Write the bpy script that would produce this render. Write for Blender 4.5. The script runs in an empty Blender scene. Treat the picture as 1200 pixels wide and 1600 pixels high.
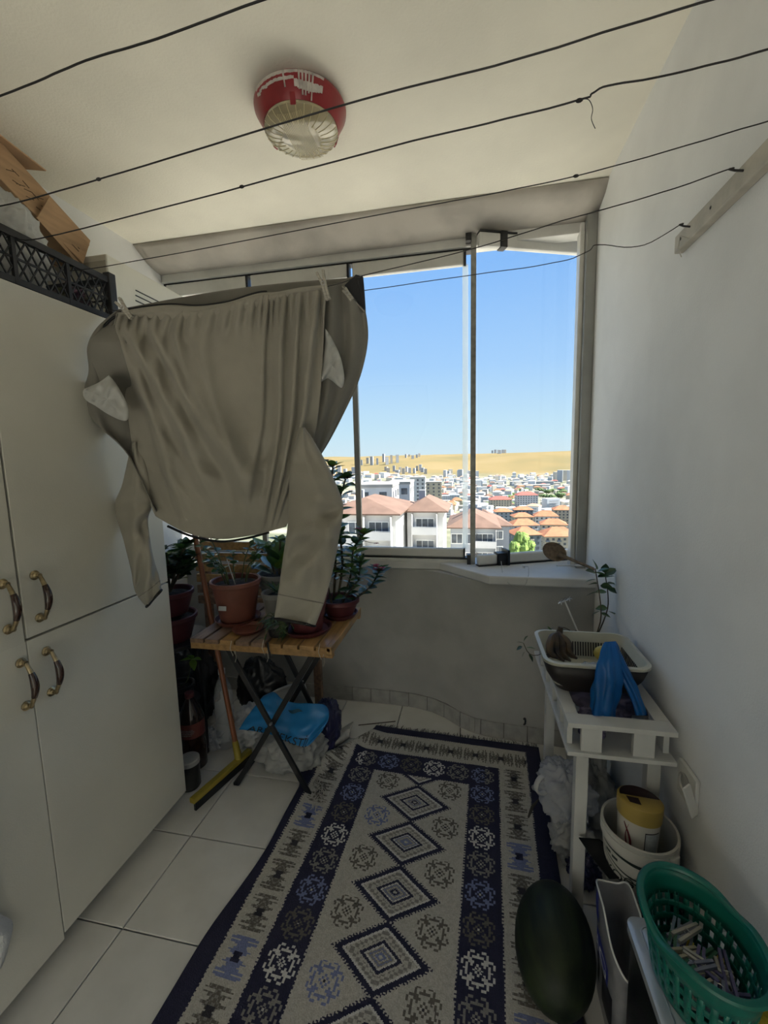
import bpy, bmesh, math, random
import numpy as np
from mathutils import Vector, Matrix, noise, Euler
random.seed(7)
PI = math.pi
SC = bpy.context.scene
COL = SC.collection
# ------------------------------------------------------------------ camera
FPX, ROLL, YAW, PITCH, EYE = 665.0, 0.023, 0.201575, 0.1225, 1.38
_F = Vector((-math.sin(YAW)*math.cos(PITCH), math.cos(YAW)*math.cos(PITCH), -math.sin(PITCH)))
_R0 = Vector((math.cos(YAW), math.sin(YAW), 0)); _U0 = _R0.cross(_F)
_R = _R0*math.cos(ROLL) - _U0*math.sin(ROLL); _U = _U0*math.cos(ROLL) + _R0*math.sin(ROLL)
cam_d = bpy.data.cameras.new('camera'); cam = bpy.data.objects.new('camera', cam_d); COL.objects.link(cam)
cam.matrix_world = Matrix(((_R.x, _U.x, -_F.x, 0), (_R.y, _U.y, -_F.y, 0), (_R.z, _U.z, -_F.z, EYE), (0, 0, 0, 1)))
cam_d.sensor_fit = 'HORIZONTAL'; cam_d.sensor_width = 36; cam_d.lens = 36*FPX/1200
cam_d.clip_start = 0.02; cam_d.clip_end = 20000
SC.camera = cam
# ------------------------------------------------------------------ exposure, sky, sun
SC.view_settings.view_transform = 'Standard'; SC.view_settings.look = 'None'
SC.view_settings.exposure = 1.7; SC.view_settings.gamma = 1.0; SC.view_settings.use_curve_mapping = False
world = bpy.data.worlds.new('sky'); SC.world = world; world.use_nodes = True
_nt = world.node_tree; _nt.nodes.clear()
_o = _nt.nodes.new('ShaderNodeOutputWorld'); _b = _nt.nodes.new('ShaderNodeBackground')
SUN_EL, SUN_AZ = math.radians(52), math.radians(83)     # azimuth clockwise from the view axis +Y
_t = _nt.nodes.new('ShaderNodeTexCoord'); _s = _nt.nodes.new('ShaderNodeSeparateXYZ'); _r = _nt.nodes.new('ShaderNodeValToRGB')
_nt.links.new(_t.outputs['Generated'], _s.inputs[0]); _nt.links.new(_s.outputs['Z'], _r.inputs[0])
_nt.links.new(_r.outputs[0], _b.inputs[0]); _nt.links.new(_b.outputs[0], _o.inputs[0])
_e = _r.color_ramp.elements
_e[0].position = 0.0; _e[0].color = (.66, .80, .88, 1); _e[1].position = 1.0; _e[1].color = (.13, .33, .80, 1)
for _p, _c in ((.06, (.56, .77, .91, 1)), (.2, (.38, .62, .95, 1)), (.4, (.23, .48, .93, 1)), (.65, (.17, .40, .86, 1))):
    _x = _e.new(_p); _x.color = _c
_b.inputs[1].default_value = 0.345
sun_d = bpy.data.lights.new('sun', 'SUN'); sun = bpy.data.objects.new('sun', sun_d); COL.objects.link(sun)
sun_d.energy = 6.6; sun_d.angle = 0.009; sun_d.color = (1, .95, .85)
sun.rotation_euler = (-Vector((math.cos(SUN_EL)*math.sin(SUN_AZ), math.cos(SUN_EL)*math.cos(SUN_AZ), math.sin(SUN_EL)))).to_track_quat('-Z', 'Y').to_euler()
# sampling portal in the window opening: gives no light of its own
pd = bpy.data.lights.new('window_portal', 'AREA'); po = bpy.data.objects.new('window_portal', pd); COL.objects.link(po)
pd.shape = 'RECTANGLE'; pd.size = 2.24; pd.size_y = 1.6; pd.cycles.is_portal = True
po.location = (-.57, 2.30, 1.63); po.rotation_euler = (-PI/2, 0, 0)
# ------------------------------------------------------------------ helpers
def ray(px, py): return _R*((px-600)/FPX) + _U*((800-py)/FPX) + _F
def at(px, py, axis, val):
    d = ray(px, py); i = 'xyz'.index(axis); o = (0, 0, EYE)
    return Vector(o) + d*((val-o[i])/d[i])

def mat(name, col, rough=.6, metal=0, var=.06, scale=8, bump=0, bscale=60, col2=None, spec=.5, trans=0, alpha=1, sheen=0, sss=0, coat=0, detail=4, attr=None, stretch=None, transl=0, ior=None):
    m = bpy.data.materials.new(name); m.use_nodes = True
    nt = m.node_tree; N = nt.nodes; L = nt.links; b = N['Principled BSDF']; out = N['Material Output']
    b.inputs['Roughness'].default_value = rough; b.inputs['Metallic'].default_value = metal
    b.inputs['Specular IOR Level'].default_value = spec; b.inputs['Transmission Weight'].default_value = trans
    b.inputs['Sheen Weight'].default_value = sheen; b.inputs['Coat Weight'].default_value = coat
    if ior: b.inputs['IOR'].default_value = ior
    tc = N.new('ShaderNodeTexCoord'); vec = tc.outputs['Object']
    if stretch:
        mp = N.new('ShaderNodeMapping'); mp.inputs['Scale'].default_value = stretch; L.new(vec, mp.inputs[0]); vec = mp.outputs[0]
    if attr:
        a = N.new('ShaderNodeAttribute'); a.attribute_name = attr; base = a.outputs['Color']
        mx = N.new('ShaderNodeMixRGB'); mx.blend_type = 'MULTIPLY'; mx.inputs[0].default_value = 1
        nz = N.new('ShaderNodeTexNoise'); nz.inputs['Scale'].default_value = scale; nz.inputs['Detail'].default_value = detail; L.new(vec, nz.inputs['Vector'])
        rp = N.new('ShaderNodeValToRGB'); rp.color_ramp.elements[0].color = (1-var*3,)*3+(1,); rp.color_ramp.elements[0].position = .3; rp.color_ramp.elements[1].color = (1, 1, 1, 1); rp.color_ramp.elements[1].position = .6
        L.new(nz.outputs[0], rp.inputs[0]); L.new(base, mx.inputs[1]); L.new(rp.outputs[0], mx.inputs[2]); L.new(mx.outputs[0], b.inputs['Base Color'])
    elif var or col2:
        nz = N.new('ShaderNodeTexNoise'); nz.inputs['Scale'].default_value = scale; nz.inputs['Detail'].default_value = detail; L.new(vec, nz.inputs['Vector'])
        rp = N.new('ShaderNodeValToRGB'); c2 = col2 or tuple(max(0, c*(1-var*3)) for c in col)
        rp.color_ramp.elements[0].color = tuple(c2)+(1,); rp.color_ramp.elements[1].color = tuple(col)+(1,)
        rp.color_ramp.elements[0].position = .33; rp.color_ramp.elements[1].position = .62
        L.new(nz.outputs[0], rp.inputs[0]); L.new(rp.outputs[0], b.inputs['Base Color'])
    else: b.inputs['Base Color'].default_value = tuple(col)+(1,)
    if bump:
        nb = N.new('ShaderNodeTexNoise'); nb.inputs['Scale'].default_value = bscale; nb.inputs['Detail'].default_value = 3; L.new(vec, nb.inputs['Vector'])
        bm = N.new('ShaderNodeBump'); bm.inputs['Strength'].default_value = bump; bm.inputs['Distance'].default_value = .004
        L.new(nb.outputs[0], bm.inputs['Height']); L.new(bm.outputs[0], b.inputs['Normal'])
    sh = b.outputs[0]
    if transl:
        tl = N.new('ShaderNodeBsdfTranslucent'); tl.inputs[0].default_value = tuple(col)+(1,)
        mx = N.new('ShaderNodeMixShader'); mx.inputs[0].default_value = transl; L.new(sh, mx.inputs[1]); L.new(tl.outputs[0], mx.inputs[2]); sh = mx.outputs[0]
    if alpha < 1:
        tr = N.new('ShaderNodeBsdfTransparent'); mx = N.new('ShaderNodeMixShader'); mx.inputs[0].default_value = alpha
        L.new(tr.outputs[0], mx.inputs[1]); L.new(sh, mx.inputs[2]); sh = mx.outputs[0]
    L.new(sh, out.inputs[0])
    return m

def glass_mat(name, tint=(1, 1, 1), refl=.05):
    m = bpy.data.materials.new(name); m.use_nodes = True; nt = m.node_tree; N = nt.nodes; L = nt.links; N.remove(N['Principled BSDF'])
    t = N.new('ShaderNodeBsdfTransparent'); t.inputs[0].default_value = tuple(tint)+(1,)
    g = N.new('ShaderNodeBsdfGlossy'); g.inputs['Roughness'].default_value = .02
    f = N.new('ShaderNodeFresnel'); f.inputs[0].default_value = 1.45
    mu = N.new('ShaderNodeMath'); mu.operation = 'MULTIPLY'; mu.inputs[1].default_value = refl*10; L.new(f.outputs[0], mu.inputs[0])
    mx = N.new('ShaderNodeMixShader'); L.new(mu.outputs[0], mx.inputs[0]); L.new(t.outputs[0], mx.inputs[1]); L.new(g.outputs[0], mx.inputs[2])
    L.new(mx.outputs[0], N['Material Output'].inputs[0]); return m

ORG = {}
class MB:
    def __init__(s): s.v = []; s.f = []; s.mi = []; s.cur = 0
    def add(s, vs, fs):
        n = len(s.v); s.v += [Vector(p) for p in vs]; s.f += [tuple(i+n for i in f) for f in fs]; s.mi += [s.cur]*len(fs); return s
    def box(s, c, d, rot=None, taper=1):
        hx, hy, hz = d[0]/2, d[1]/2, d[2]/2; R = rot.to_matrix() if isinstance(rot, Euler) else (Matrix.Rotation(rot, 3, 'Z') if rot else None)
        vs = []
        for z in (-hz, hz):
            k = taper if z > 0 else 1
            for x, y in ((-hx, -hy), (hx, -hy), (hx, hy), (-hx, hy)):
                p = Vector((x*k, y*k, z)); vs.append((R @ p if R else p)+Vector(c))
        return s.add(vs, [(3, 2, 1, 0), (4, 5, 6, 7), (0, 1, 5, 4), (1, 2, 6, 5), (2, 3, 7, 6), (3, 0, 4, 7)])
    def box2(s, a, b):
        return s.box([(a[i]+b[i])/2 for i in range(3)], [abs(b[i]-a[i]) for i in range(3)])
    def bar(s, a, b, w, t, up=(0, 0, 1)):
        a, b = Vector(a), Vector(b); d = (b-a); l = d.length; d.normalize(); u = Vector(up)
        sd = d.cross(u); 
        if sd.length < 1e-4: sd = d.cross(Vector((0, 1, 0)))
        sd.normalize(); u = sd.cross(d)
        vs = []
        for p in (a, b):
            for i, j in ((-1, -1), (1, -1), (1, 1), (-1, 1)): vs.append(p+sd*(i*w/2)+u*(j*t/2))
        return s.add(vs, [(0, 1, 2, 3), (7, 6, 5, 4), (0, 4, 5, 1), (1, 5, 6, 2), (2, 6, 7, 3), (3, 7, 4, 0)])
    def tube(s, pts, r, n=8, cap=True, closed=False, flat=None):
        pts = [Vector(p) for p in pts]; m = len(pts); rr = r if isinstance(r, (list, tuple)) else [r]*m
        prev = None; rings = []
        for i, p in enumerate(pts):
            d = (pts[min(i+1, m-1)]-pts[max(i-1, 0)]) if not closed else (pts[(i+1) % m]-pts[i-1])
            if d.length < 1e-9: d = Vector((0, 0, 1))
            d.normalize()
            if prev is None:
                u = d.cross(Vector((0, 0, 1)))
                if u.length < .05: u = d.cross(Vector((1, 0, 0)))
            else: u = prev-d*prev.dot(d)
            u.normalize(); prev = u; w = d.cross(u); fl = flat or 1
            rings.append([p+u*(rr[i]*math.cos(2*PI*k/n))+w*(rr[i]*fl*math.sin(2*PI*k/n)) for k in range(n)])
        vs = [q for g in rings for q in g]; fs = []
        for i in range(m if closed else m-1):
            for k in range(n):
                i2 = (i+1) % m; fs.append((i*n+k, i*n+(k+1) % n, i2*n+(k+1) % n, i2*n+k))
        if cap and not closed: fs += [tuple(range(n))[::-1], tuple((m-1)*n+k for k in range(n))]
        return s.add(vs, fs)
    def lathe(s, prof, c=(0, 0, 0), n=28, M=None, closed=False, sx=1, sy=1):
        vs = []; fs = []; c = Vector(c)
        for r, z in prof:
            for k in range(n):
                p = Vector((r*sx*math.cos(2*PI*k/n), r*sy*math.sin(2*PI*k/n), z)); vs.append((M @ p if M else p)+c)
        m = len(prof)
        for i in range(m-1):
            for k in range(n): fs.append((i*n+k, i*n+(k+1) % n, (i+1)*n+(k+1) % n, (i+1)*n+k))
        if prof[0][0] > 1e-5 and not closed: fs.append(tuple(range(n))[::-1])
        if prof[-1][0] > 1e-5 and not closed: fs.append(tuple((m-1)*n+k for k in range(n)))
        return s.add(vs, fs)
    def grid(s, fn, nu, nv, cu=False):
        vs = [fn(i/nu, j/nv) for j in range(nv+1) for i in range(nu+(0 if cu else 1))]; w = nu if cu else nu+1; fs = []
        for j in range(nv):
            for i in range(nu): fs.append((j*w+i, j*w+(i+1) % w, (j+1)*w+(i+1) % w, (j+1)*w+i))
        return s.add(vs, fs)
    def prism(s, poly, z0, z1):
        n = len(poly); vs = [(x, y, z0) for x, y in poly]+[(x, y, z1) for x, y in poly]
        return s.add(vs, [tuple(range(n))[::-1], tuple(range(n, 2*n))]+[(i, (i+1) % n, n+(i+1) % n, n+i) for i in range(n)])
    def slab(s, quad, nrm):
        q = [Vector(p) for p in quad]; n = len(q); nv = Vector(nrm)
        return s.add(q+[p+nv for p in q], [tuple(range(n)), tuple(range(2*n-1, n-1, -1))]+[(i, n+i, n+(i+1) % n, (i+1) % n) for i in range(n)])
    def sphere(s, c, r, n=16, m=10, M=None):
        r = r if isinstance(r, (tuple, list)) else (r, r, r)
        def f(u, v):
            t = PI*(v*.998+.001); p = Vector((r[0]*math.sin(t)*math.cos(2*PI*u), r[1]*math.sin(t)*math.sin(2*PI*u), -r[2]*math.cos(t)))
            return (M @ p if M else p)+Vector(c)
        return s.grid(f, n, m, True)
    def build(s, name, m, parent=None, smooth=True, ang=.7, bevel=0, solid=0, subsurf=0, origin=None, recalc=True):
        me = bpy.data.meshes.new(name)
        if parent is not None: o3 = ORG[parent.name]
        elif origin is not None: o3 = Vector(origin)
        else:
            xs = [p.x for p in s.v]; ys = [p.y for p in s.v]; o3 = Vector(((min(xs)+max(xs))/2, (min(ys)+max(ys))/2, min(p.z for p in s.v)))
        me.from_pydata([tuple(p-o3) for p in s.v], [], s.f)
        for x in (m if isinstance(m, (list, tuple)) else [m]): me.materials.append(x)
        if any(s.mi): me.polygons.foreach_set('material_index', s.mi)
        if recalc:
            bm = bmesh.new(); bm.from_mesh(me); bmesh.ops.recalc_face_normals(bm, faces=bm.faces); bm.to_mesh(me); bm.free()
        if smooth:
            me.polygons.foreach_set('use_smooth', [True]*len(me.polygons))
            if ang: me.set_sharp_from_angle(angle=ang)
        me.update()
        ob = bpy.data.objects.new(name, me); COL.objects.link(ob)
        if parent is not None: ob.parent = parent
        else: ob.location = o3
        ORG[ob.name] = o3
        if solid:
            md = ob.modifiers.new('thickness', 'SOLIDIFY'); md.thickness = solid; md.offset = 0
        if bevel:
            md = ob.modifiers.new('bevel', 'BEVEL'); md.width = bevel; md.segments = 2; md.limit_method = 'ANGLE'; md.angle_limit = .6
        if subsurf:
            md = ob.modifiers.new('smooth', 'SUBSURF'); md.levels = subsurf; md.render_levels = subsurf
        return ob

def tag(o, label, cat, group=None, kind=None):
    if label: o['label'] = label
    if cat: o['category'] = cat
    if group: o['group'] = group
    if kind: o['kind'] = kind
    return o
def thing(name, label, cat, loc, group=None, kind=None):
    o = bpy.data.objects.new(name, None); o.empty_display_size = .05; COL.objects.link(o); o.location = loc
    ORG[o.name] = Vector(loc); return tag(o, label, cat, group, kind)
def struct(o, label=None):
    o['kind'] = 'structure'
    if label: o['label'] = label
    return o
def place(name, me, M, parent):
    ob = bpy.data.objects.new(name, me); COL.objects.link(ob); ob.parent = parent
    ob.matrix_local = Matrix.Translation(-ORG[parent.name]) @ M; ORG[ob.name] = ORG[parent.name]; return ob
def lerp(a, b, t): return a+(b-a)*t
def poly1(pts, t):
    """point on a polyline at parameter t (0..1 by index), smooth (Catmull-Rom)"""
    n = len(pts)-1; x = min(max(t, 0), 1)*n; i = min(int(x), n-1); f = x-i
    p0, p1, p2, p3 = (Vector(pts[max(i-1, 0)]), Vector(pts[i]), Vector(pts[i+1]), Vector(pts[min(i+2, n)]))
    return .5*((2*p1)+(-p0+p2)*f+(2*p0-5*p1+4*p2-p3)*f*f+(-p0+3*p1-3*p2+p3)*f**3)
def ss(a, b_, x): x = min(max((x-a)/(b_-a), 0), 1); return x*x*(3-2*x)
def ridge(d, w): return math.exp(-(d/w)**2)
def nz(x, y, z=0): return noise.noise(Vector((x, y, z)))

M = {}
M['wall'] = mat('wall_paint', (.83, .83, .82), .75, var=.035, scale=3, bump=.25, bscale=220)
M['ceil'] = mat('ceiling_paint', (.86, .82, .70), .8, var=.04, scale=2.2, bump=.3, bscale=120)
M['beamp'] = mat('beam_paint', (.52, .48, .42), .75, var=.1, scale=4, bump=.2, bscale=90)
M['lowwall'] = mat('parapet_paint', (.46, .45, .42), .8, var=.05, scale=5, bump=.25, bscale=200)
M['tile'] = mat('floor_tile', (.66, .65, .61), .32, var=.05, scale=9, col2=(.60, .59, .55))
M['grout'] = mat('grout', (.16, .15, .13), .9)
M['skirt'] = mat('skirting_tile', (.40, .39, .36), .4, var=.08, scale=20)
M['alu'] = mat('white_aluminium', (.68, .67, .63), .4, var=.04, scale=10)
M['alug'] = mat('grey_aluminium', (.34, .34, .32), .4, metal=.4, var=.05)
M['blackp'] = mat('black_plastic', (.015, .015, .016), .45, var=.1)
M['glass'] = glass_mat('window_glass', (.965, .975, .97), .04)
M['cab'] = mat('cabinet_laminate', (.70, .68, .60), .38, var=.03, scale=3, bump=.12, bscale=260)
M['cabedge'] = mat('cabinet_gap', (.10, .08, .05), .8)
M['brass'] = mat('antique_brass', (.50, .40, .24), .28, metal=1, var=.15, scale=60)
M['ceram'] = mat('brown_ceramic', (.05, .022, .015), .15, var=.1, coat=.5)
# ================================================================== THE SETTING
XL, XR, YB, CH = -1.69, .55, -1.05, 2.5
WY = 2.25                       # window plane
b = MB().box2((XL-.1, YB-.1, -.16), (XR+.1, 2.34, -.012)); floor = struct(b.build('floor', M['grout'], smooth=False))
def tile_mesh(w, d):
    m = MB(); e = .0018; z0, z1 = -.012, 0
    m.add([(0, 0, z0), (w, 0, z0), (w, d, z0), (0, d, z0), (0, 0, z1-e), (w, 0, z1-e), (w, d, z1-e), (0, d, z1-e), (e, e, z1), (w-e, e, z1), (w-e, d-e, z1), (e, d-e, z1)],
          [(8, 9, 10, 11)]+[(i, (i+1) % 4, 4+(i+1) % 4, 4+i) for i in range(4)]+[(4+i, 4+(i+1) % 4, 8+(i+1) % 4, 8+i) for i in range(4)])
    me = bpy.data.meshes.new('tile'); me.from_pydata([tuple(p) for p in m.v], [], m.f); me.materials.append(M['tile']); return me
TW, TD, G = .325, .322, .004
tm = tile_mesh(TW-G, TD-G); x0, y0 = -1.0225-3*TW, .933-7*TD
for i in range(8):
    for j in range(12):
        xa, ya = x0+i*TW, y0+j*TD; xb, yb = xa+TW-G, ya+TD-G
        cxa, cya, cxb, cyb = max(xa, XL), max(ya, YB), min(xb, XR), min(yb, 2.30)
        if cxb-cxa < .01 or cyb-cya < .01: continue
        me = tm if (cxb-cxa > TW-G-.001 and cyb-cya > TD-G-.001) else tile_mesh(cxb-cxa, cyb-cya)
        o = place('tile', me, Matrix.Translation((cxa+G/2, cya+G/2, 0)), floor)
struct(MB().box2((XR, YB-.1, -.16), (XR+.14, 2.30, CH)).build('wall_right', M['wall'], smooth=False))
struct(MB().box2((XL-.14, YB-.1, -.16), (XL, 2.34, CH)).build('wall_left', M['wall'], smooth=False))
# unseen wall behind the camera, its opening added to let in fill light
m = MB(); BX0, BX1, BZ0, BZ1 = -1.2, .35, .05, 1.25
m.box2((XL-.14, YB-.14, -.16), (BX0, YB, CH)); m.box2((BX1, YB-.14, -.16), (XR+.14, YB, CH)); m.box2((BX0, YB-.14, BZ1), (BX1, YB, CH)); m.box2((BX0, YB-.14, -.16), (BX1, YB, BZ0))
struct(m.build('wall_back', M['wall'], smooth=False))
struct(MB().box2((-7, YB-9, 2.36), (6, YB-.14, 2.5)).build('trim_10', M['wall'], smooth=False), 'unseen slab added behind the camera to block the sky')  # added slab, keeps sky light out of the rear opening
struct(MB().box2((XL-.14, YB-.14, CH), (XR+.14, 2.36, CH+.16)).build('ceiling', M['ceil'], smooth=False))
struct(MB().box2((.74, 2.2, -3), (.9, 2.80, 4.0)).build('trim_11', M['wall'], smooth=False), 'unseen fin added outside the window to block the sun')  # added out of view, keeps direct sun off the window
# parapet below the window: straight on the left, stepping forward in a curve on the right
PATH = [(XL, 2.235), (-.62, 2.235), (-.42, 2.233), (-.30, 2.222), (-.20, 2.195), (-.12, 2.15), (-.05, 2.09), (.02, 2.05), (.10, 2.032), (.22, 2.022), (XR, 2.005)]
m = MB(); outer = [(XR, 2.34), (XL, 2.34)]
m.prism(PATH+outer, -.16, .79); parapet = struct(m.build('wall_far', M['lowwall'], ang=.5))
base = struct(MB().prism([(x, y-.004) for x, y in PATH]+[(x, y+.012) for x, y in PATH[::-1]], 0, .078).build('baseboard_far', M['grout']))
def along(pts, s):
    for a, c in zip(pts, pts[1:]):
        l = math.dist(a, c)
        if s <= l: return Vector((lerp(a[0], c[0], s/l), lerp(a[1], c[1], s/l), 0))
        s -= l
    return Vector((*pts[-1], 0))
tot = sum(math.dist(a, c) for a, c in zip(PATH, PATH[1:])); s = 0.05; k = 0
while s < tot-.02:
    ln = .325 if s < 1.0 else .11
    e = min(s+ln, tot); pts = [along(PATH, s+.002+(e-s-.004)*q/4) for q in range(5)]
    mm = MB(); prof = []
    for p, q in zip(pts, pts[1:]):
        d = (q-p).normalized(); n = Vector((d.y, -d.x, 0))
        mm.add([p+n*.003, q+n*.003, q+n*.011, p+n*.011]+[v+Vector((0, 0, .08)) for v in (p+n*.003, q+n*.003, q+n*.010, p+n*.010)], [(0, 1, 2, 3), (4, 5, 6, 7), (0, 1, 5, 4), (1, 2, 6, 5), (2, 3, 7, 6), (3, 0, 4, 7)])
    mm.build('skirting_tile', M['skirt'], base, smooth=False, recalc=True); s = e
# window sill
SP = [(XL, 2.222), (-.16, 2.222), (.085, 1.985), (XR, 1.978)]
struct(MB().prism(SP+[(XR, 2.36), (XL, 2.36)], .79, .832).build('trim_1', mat('sill_paint', (.66, .65, .62), .5, var=.05, scale=6), smooth=False, bevel=.006), 'painted window sill with a step forward at the right')
# sloped soffit between ceiling and window track
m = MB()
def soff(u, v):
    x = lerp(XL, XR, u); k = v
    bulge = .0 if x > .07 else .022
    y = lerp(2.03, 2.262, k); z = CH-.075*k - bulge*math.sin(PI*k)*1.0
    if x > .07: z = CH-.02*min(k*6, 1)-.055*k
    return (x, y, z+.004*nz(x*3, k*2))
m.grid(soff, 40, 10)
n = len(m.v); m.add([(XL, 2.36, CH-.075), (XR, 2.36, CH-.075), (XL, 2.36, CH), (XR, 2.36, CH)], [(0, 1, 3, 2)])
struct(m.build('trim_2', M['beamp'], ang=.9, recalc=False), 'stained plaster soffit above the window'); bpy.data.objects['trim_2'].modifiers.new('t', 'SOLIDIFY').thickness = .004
# fixed top and bottom tracks, right jamb and post
fr = MB(); fr.box2((XL, WY-.03, 2.385), (XR, WY+.05, 2.432)); struct(fr.build('trim_3', M['alu'], smooth=False, bevel=.003), 'white aluminium top track of the glazing')
struct(MB().box2((XL, WY-.012, 2.376), (0, WY+.04, 2.386)).build('trim_4', M['blackp'], smooth=False), 'black rubber seal under the top track')
struct(MB().box2((XL, WY-.028, .828), (.01, WY+.05, .848)).build('trim_5', M['alu'], smooth=False, bevel=.003), 'aluminium bottom track on the sill')
struct(MB().box2((XL, WY-.018, .847), (.0, WY+.03, .857)).build('trim_9', M['blackp'], smooth=False), 'black rubber seal over the bottom track')
struct(MB().box2((XR-.045, 2.17, .832), (XR, 2.30, 2.44)).build('trim_6', M['alug'], smooth=False, bevel=.004), 'grey aluminium jamb against the right wall')
struct(MB().box2((XR-.065, 2.20, .832), (XR-.045, 2.26, 2.42)).build('trim_7', M['alu'], smooth=False, bevel=.003), 'pale rebate strip on the right jamb')
panes = [(-1.68, -1.165), (-1.165, -.60), (-.60, -.012)]
for k, (a, c) in enumerate(panes):
    w = thing('window_%d' % (k+1), 'frameless sliding glass pane in aluminium rails', None, ((a+c)/2, WY, .85), kind='structure')
    MB().box2((a+.004, WY-.004, .90), (c-.004, WY+.004, 2.32)).build('pane', M['glass'], w, smooth=False)
    MB().box2((a+.006, WY-.016, .856), (c-.022, WY+.016, .905)).build('bottom_rail', M['alu'], w, bevel=.008)
    MB().box2((a+.006, WY-.016, 2.312), (c-.022, WY+.016, 2.378)).build('top_rail', M['alu'], w, bevel=.005)
    MB().box2((c-.022, WY-.018, .854), (c-.014, WY+.018, .907)).build('rail_end_cap', M['blackp'], w, smooth=False)
    MB().box2((c-.022, WY-.018, 2.308), (c-.010, WY+.018, 2.380)).build('rail_end_cap', M['blackp'], w, smooth=False)
    if k < 2: MB().box2((c-.014, WY-.010, .90), (c+.014, WY+.012, 2.315)).build('stile', M['alug'], w, smooth=False)
    else: MB().box2((c-.028, WY-.003, .905), (c+.0, WY+.003, 2.315)).build('edge_strip', mat('clear_edge_strip', (.9, .95, .93), .3, var=0, alpha=.45, transl=.8), w, smooth=False)
# post and the folded-out right sash
pst = struct(MB().box2((.0, 2.195, .832), (.026, 2.235, 2.45)).build('trim_8', mat('post_metal', (.30, .30, .28), .4, metal=.5, var=.1, scale=40), smooth=False, bevel=.003), 'slim grey metal post between the panes')
MB().box2((-.024, 2.185, 2.395), (.003, 2.235, 2.455)).build('bracket', M['blackp'], pst, smooth=False)
MB().box2((-.016, 2.19, .832), (.003, 2.232, .882)).build('bracket', M['blackp'], pst, smooth=False)
w = thing('window_4', 'folding glass sash swung outwards in aluminium rails', None, (.03, 2.17, .84), kind='structure')
A, B = Vector((.035, 2.165, 0)), Vector((.60, 2.40, 0)); ud = (B-A).normalized(); un = Vector((-ud.y, ud.x, 0))
def sash(z0, z1, t, name, mt, a=0., c=1., bev=0):
    p, q = A.lerp(B, a), A.lerp(B, c)
    return MB().add([v+un*sg*t/2+Vector((0, 0, z)) for z in (z0, z1) for v, sg in ((p, -1), (q, -1), (q, 1), (p, 1))], [(3, 2, 1, 0), (4, 5, 6, 7), (0, 1, 5, 4), (1, 2, 6, 5), (2, 3, 7, 6), (3, 0, 4, 7)]).build(name, mt, w, smooth=bool(bev), bevel=bev)
sash(.88, 2.37, .008, 'pane', M['glass']); sash(.838, .888, .034, 'bottom_rail', M['alu'], .27, .99, .008); sash(.838, .888, .034, 'bottom_rail', M['alu'], .0, .17, .008)
sash(.832, .895, .05, 'latch', M['blackp'], .17, .27); sash(.82, .91, .07, 'latch', M['blackp'], .245, .265); sash(.834, .893, .04, 'rail_end_cap', M['blackp'], .975, .995)
sash(2.352, 2.412, .034, 'top_rail', M['alu'], .22, .99, .005); sash(2.35, 2.42, .045, 'latch', M['blackp'], .17, .22); sash(2.352, 2.412, .034, 'top_rail', M['alu'], .0, .17, .005)
sash(2.412, 2.42, .036, 'rubber_seal', M['blackp'], .0, .99); sash(.832, .838, .04, 'rubber_seal', M['blackp'], .0, .99)
# ================================================================== OUTSIDE
M['roofb'] = mat('brown_roof', (.16, .095, .07), .85, var=.08, scale=.6)
M['roofo'] = mat('orange_roof', (.34, .135, .065), .85, var=.1, scale=.3)
M['roofr'] = mat('red_roof', (.30, .075, .06), .8, var=.08, scale=.3)
M['bw'] = mat('white_render', (.52, .52, .52), .85, var=.05, scale=.3)
M['bc'] = mat('cream_render', (.46, .40, .30), .85, var=.05, scale=.3)
M['bg'] = mat('grey_render', (.18, .20, .23), .85, var=.08, scale=.3)
M['bl'] = mat('light_grey_render', (.34, .37, .40), .85, var=.08, scale=.3)
M['win'] = mat('dark_window_glass', (.07, .09, .12), .15, var=.2, scale=1)
M['wfr'] = mat('window_frame_white', (.7, .7, .68), .5, var=0)
M['flat'] = mat('concrete_roof', (.32, .31, .29), .9, var=.1, scale=.2)
FAR_HAZY = [mat('far_white', (.66, .66, .66), .9, var=0), mat('far_brown_roof', (.34, .25, .20), .9, var=0), mat('far_orange_roof', (.42, .24, .16), .9, var=0), mat('far_grey_roof', (.42, .42, .42), .9, var=0), mat('far_cream', (.56, .51, .43), .9, var=0), mat('far_grey', (.44, .47, .50), .9, var=0), mat('far_window_band', (.22, .24, .27), .5, var=0)]  # paler than the near renders: distance haze is put into these colours
OCC = []
def free(x, y, r):
    for (a, c, q) in OCC:
        if abs(a-x) < r+q and abs(c-y) < r+q: return False
    OCC.append((x, y, r)); return True
def hill(x, y):
    d = math.hypot(x, y); th = math.atan2(x, y)
    P = [(0, -34), (40, -36), (70, -42), (200, -56), (300, -61), (600, -77), (1000, -92), (1500, -96), (2500, -100), (3000, -82), (3600, -30), (4300, 36), (5200, 44), (9000, 30)]
    for (a, za), (c, zc) in zip(P, P[1:]):
        if d <= c: z = lerp(za, zc, (d-a)/(c-a)); break
    else: z = 30
    if d > 2500: z += (18*nz(th*5, d*.0006, 3)+9*nz(th*17, d*.002, 5))*min(1, (d-2500)/1200)
    # low ochre spur on the left of the view
    z += 34*math.exp(-((th+.25)/.10)**2-((d-1750)/350)**2)
    z += 30*math.exp(-((th+.16)/.12)**2-((d-3300)/500)**2)
    return z
ds = [0, 20, 40, 60, 90, 130, 180, 240, 320, 420, 540, 680, 850, 1050, 1250, 1450, 1650, 1850, 2100, 2400, 2700, 3000, 3300, 3600, 3900, 4200, 4500, 5000, 6000, 9000]
na = 320
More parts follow.
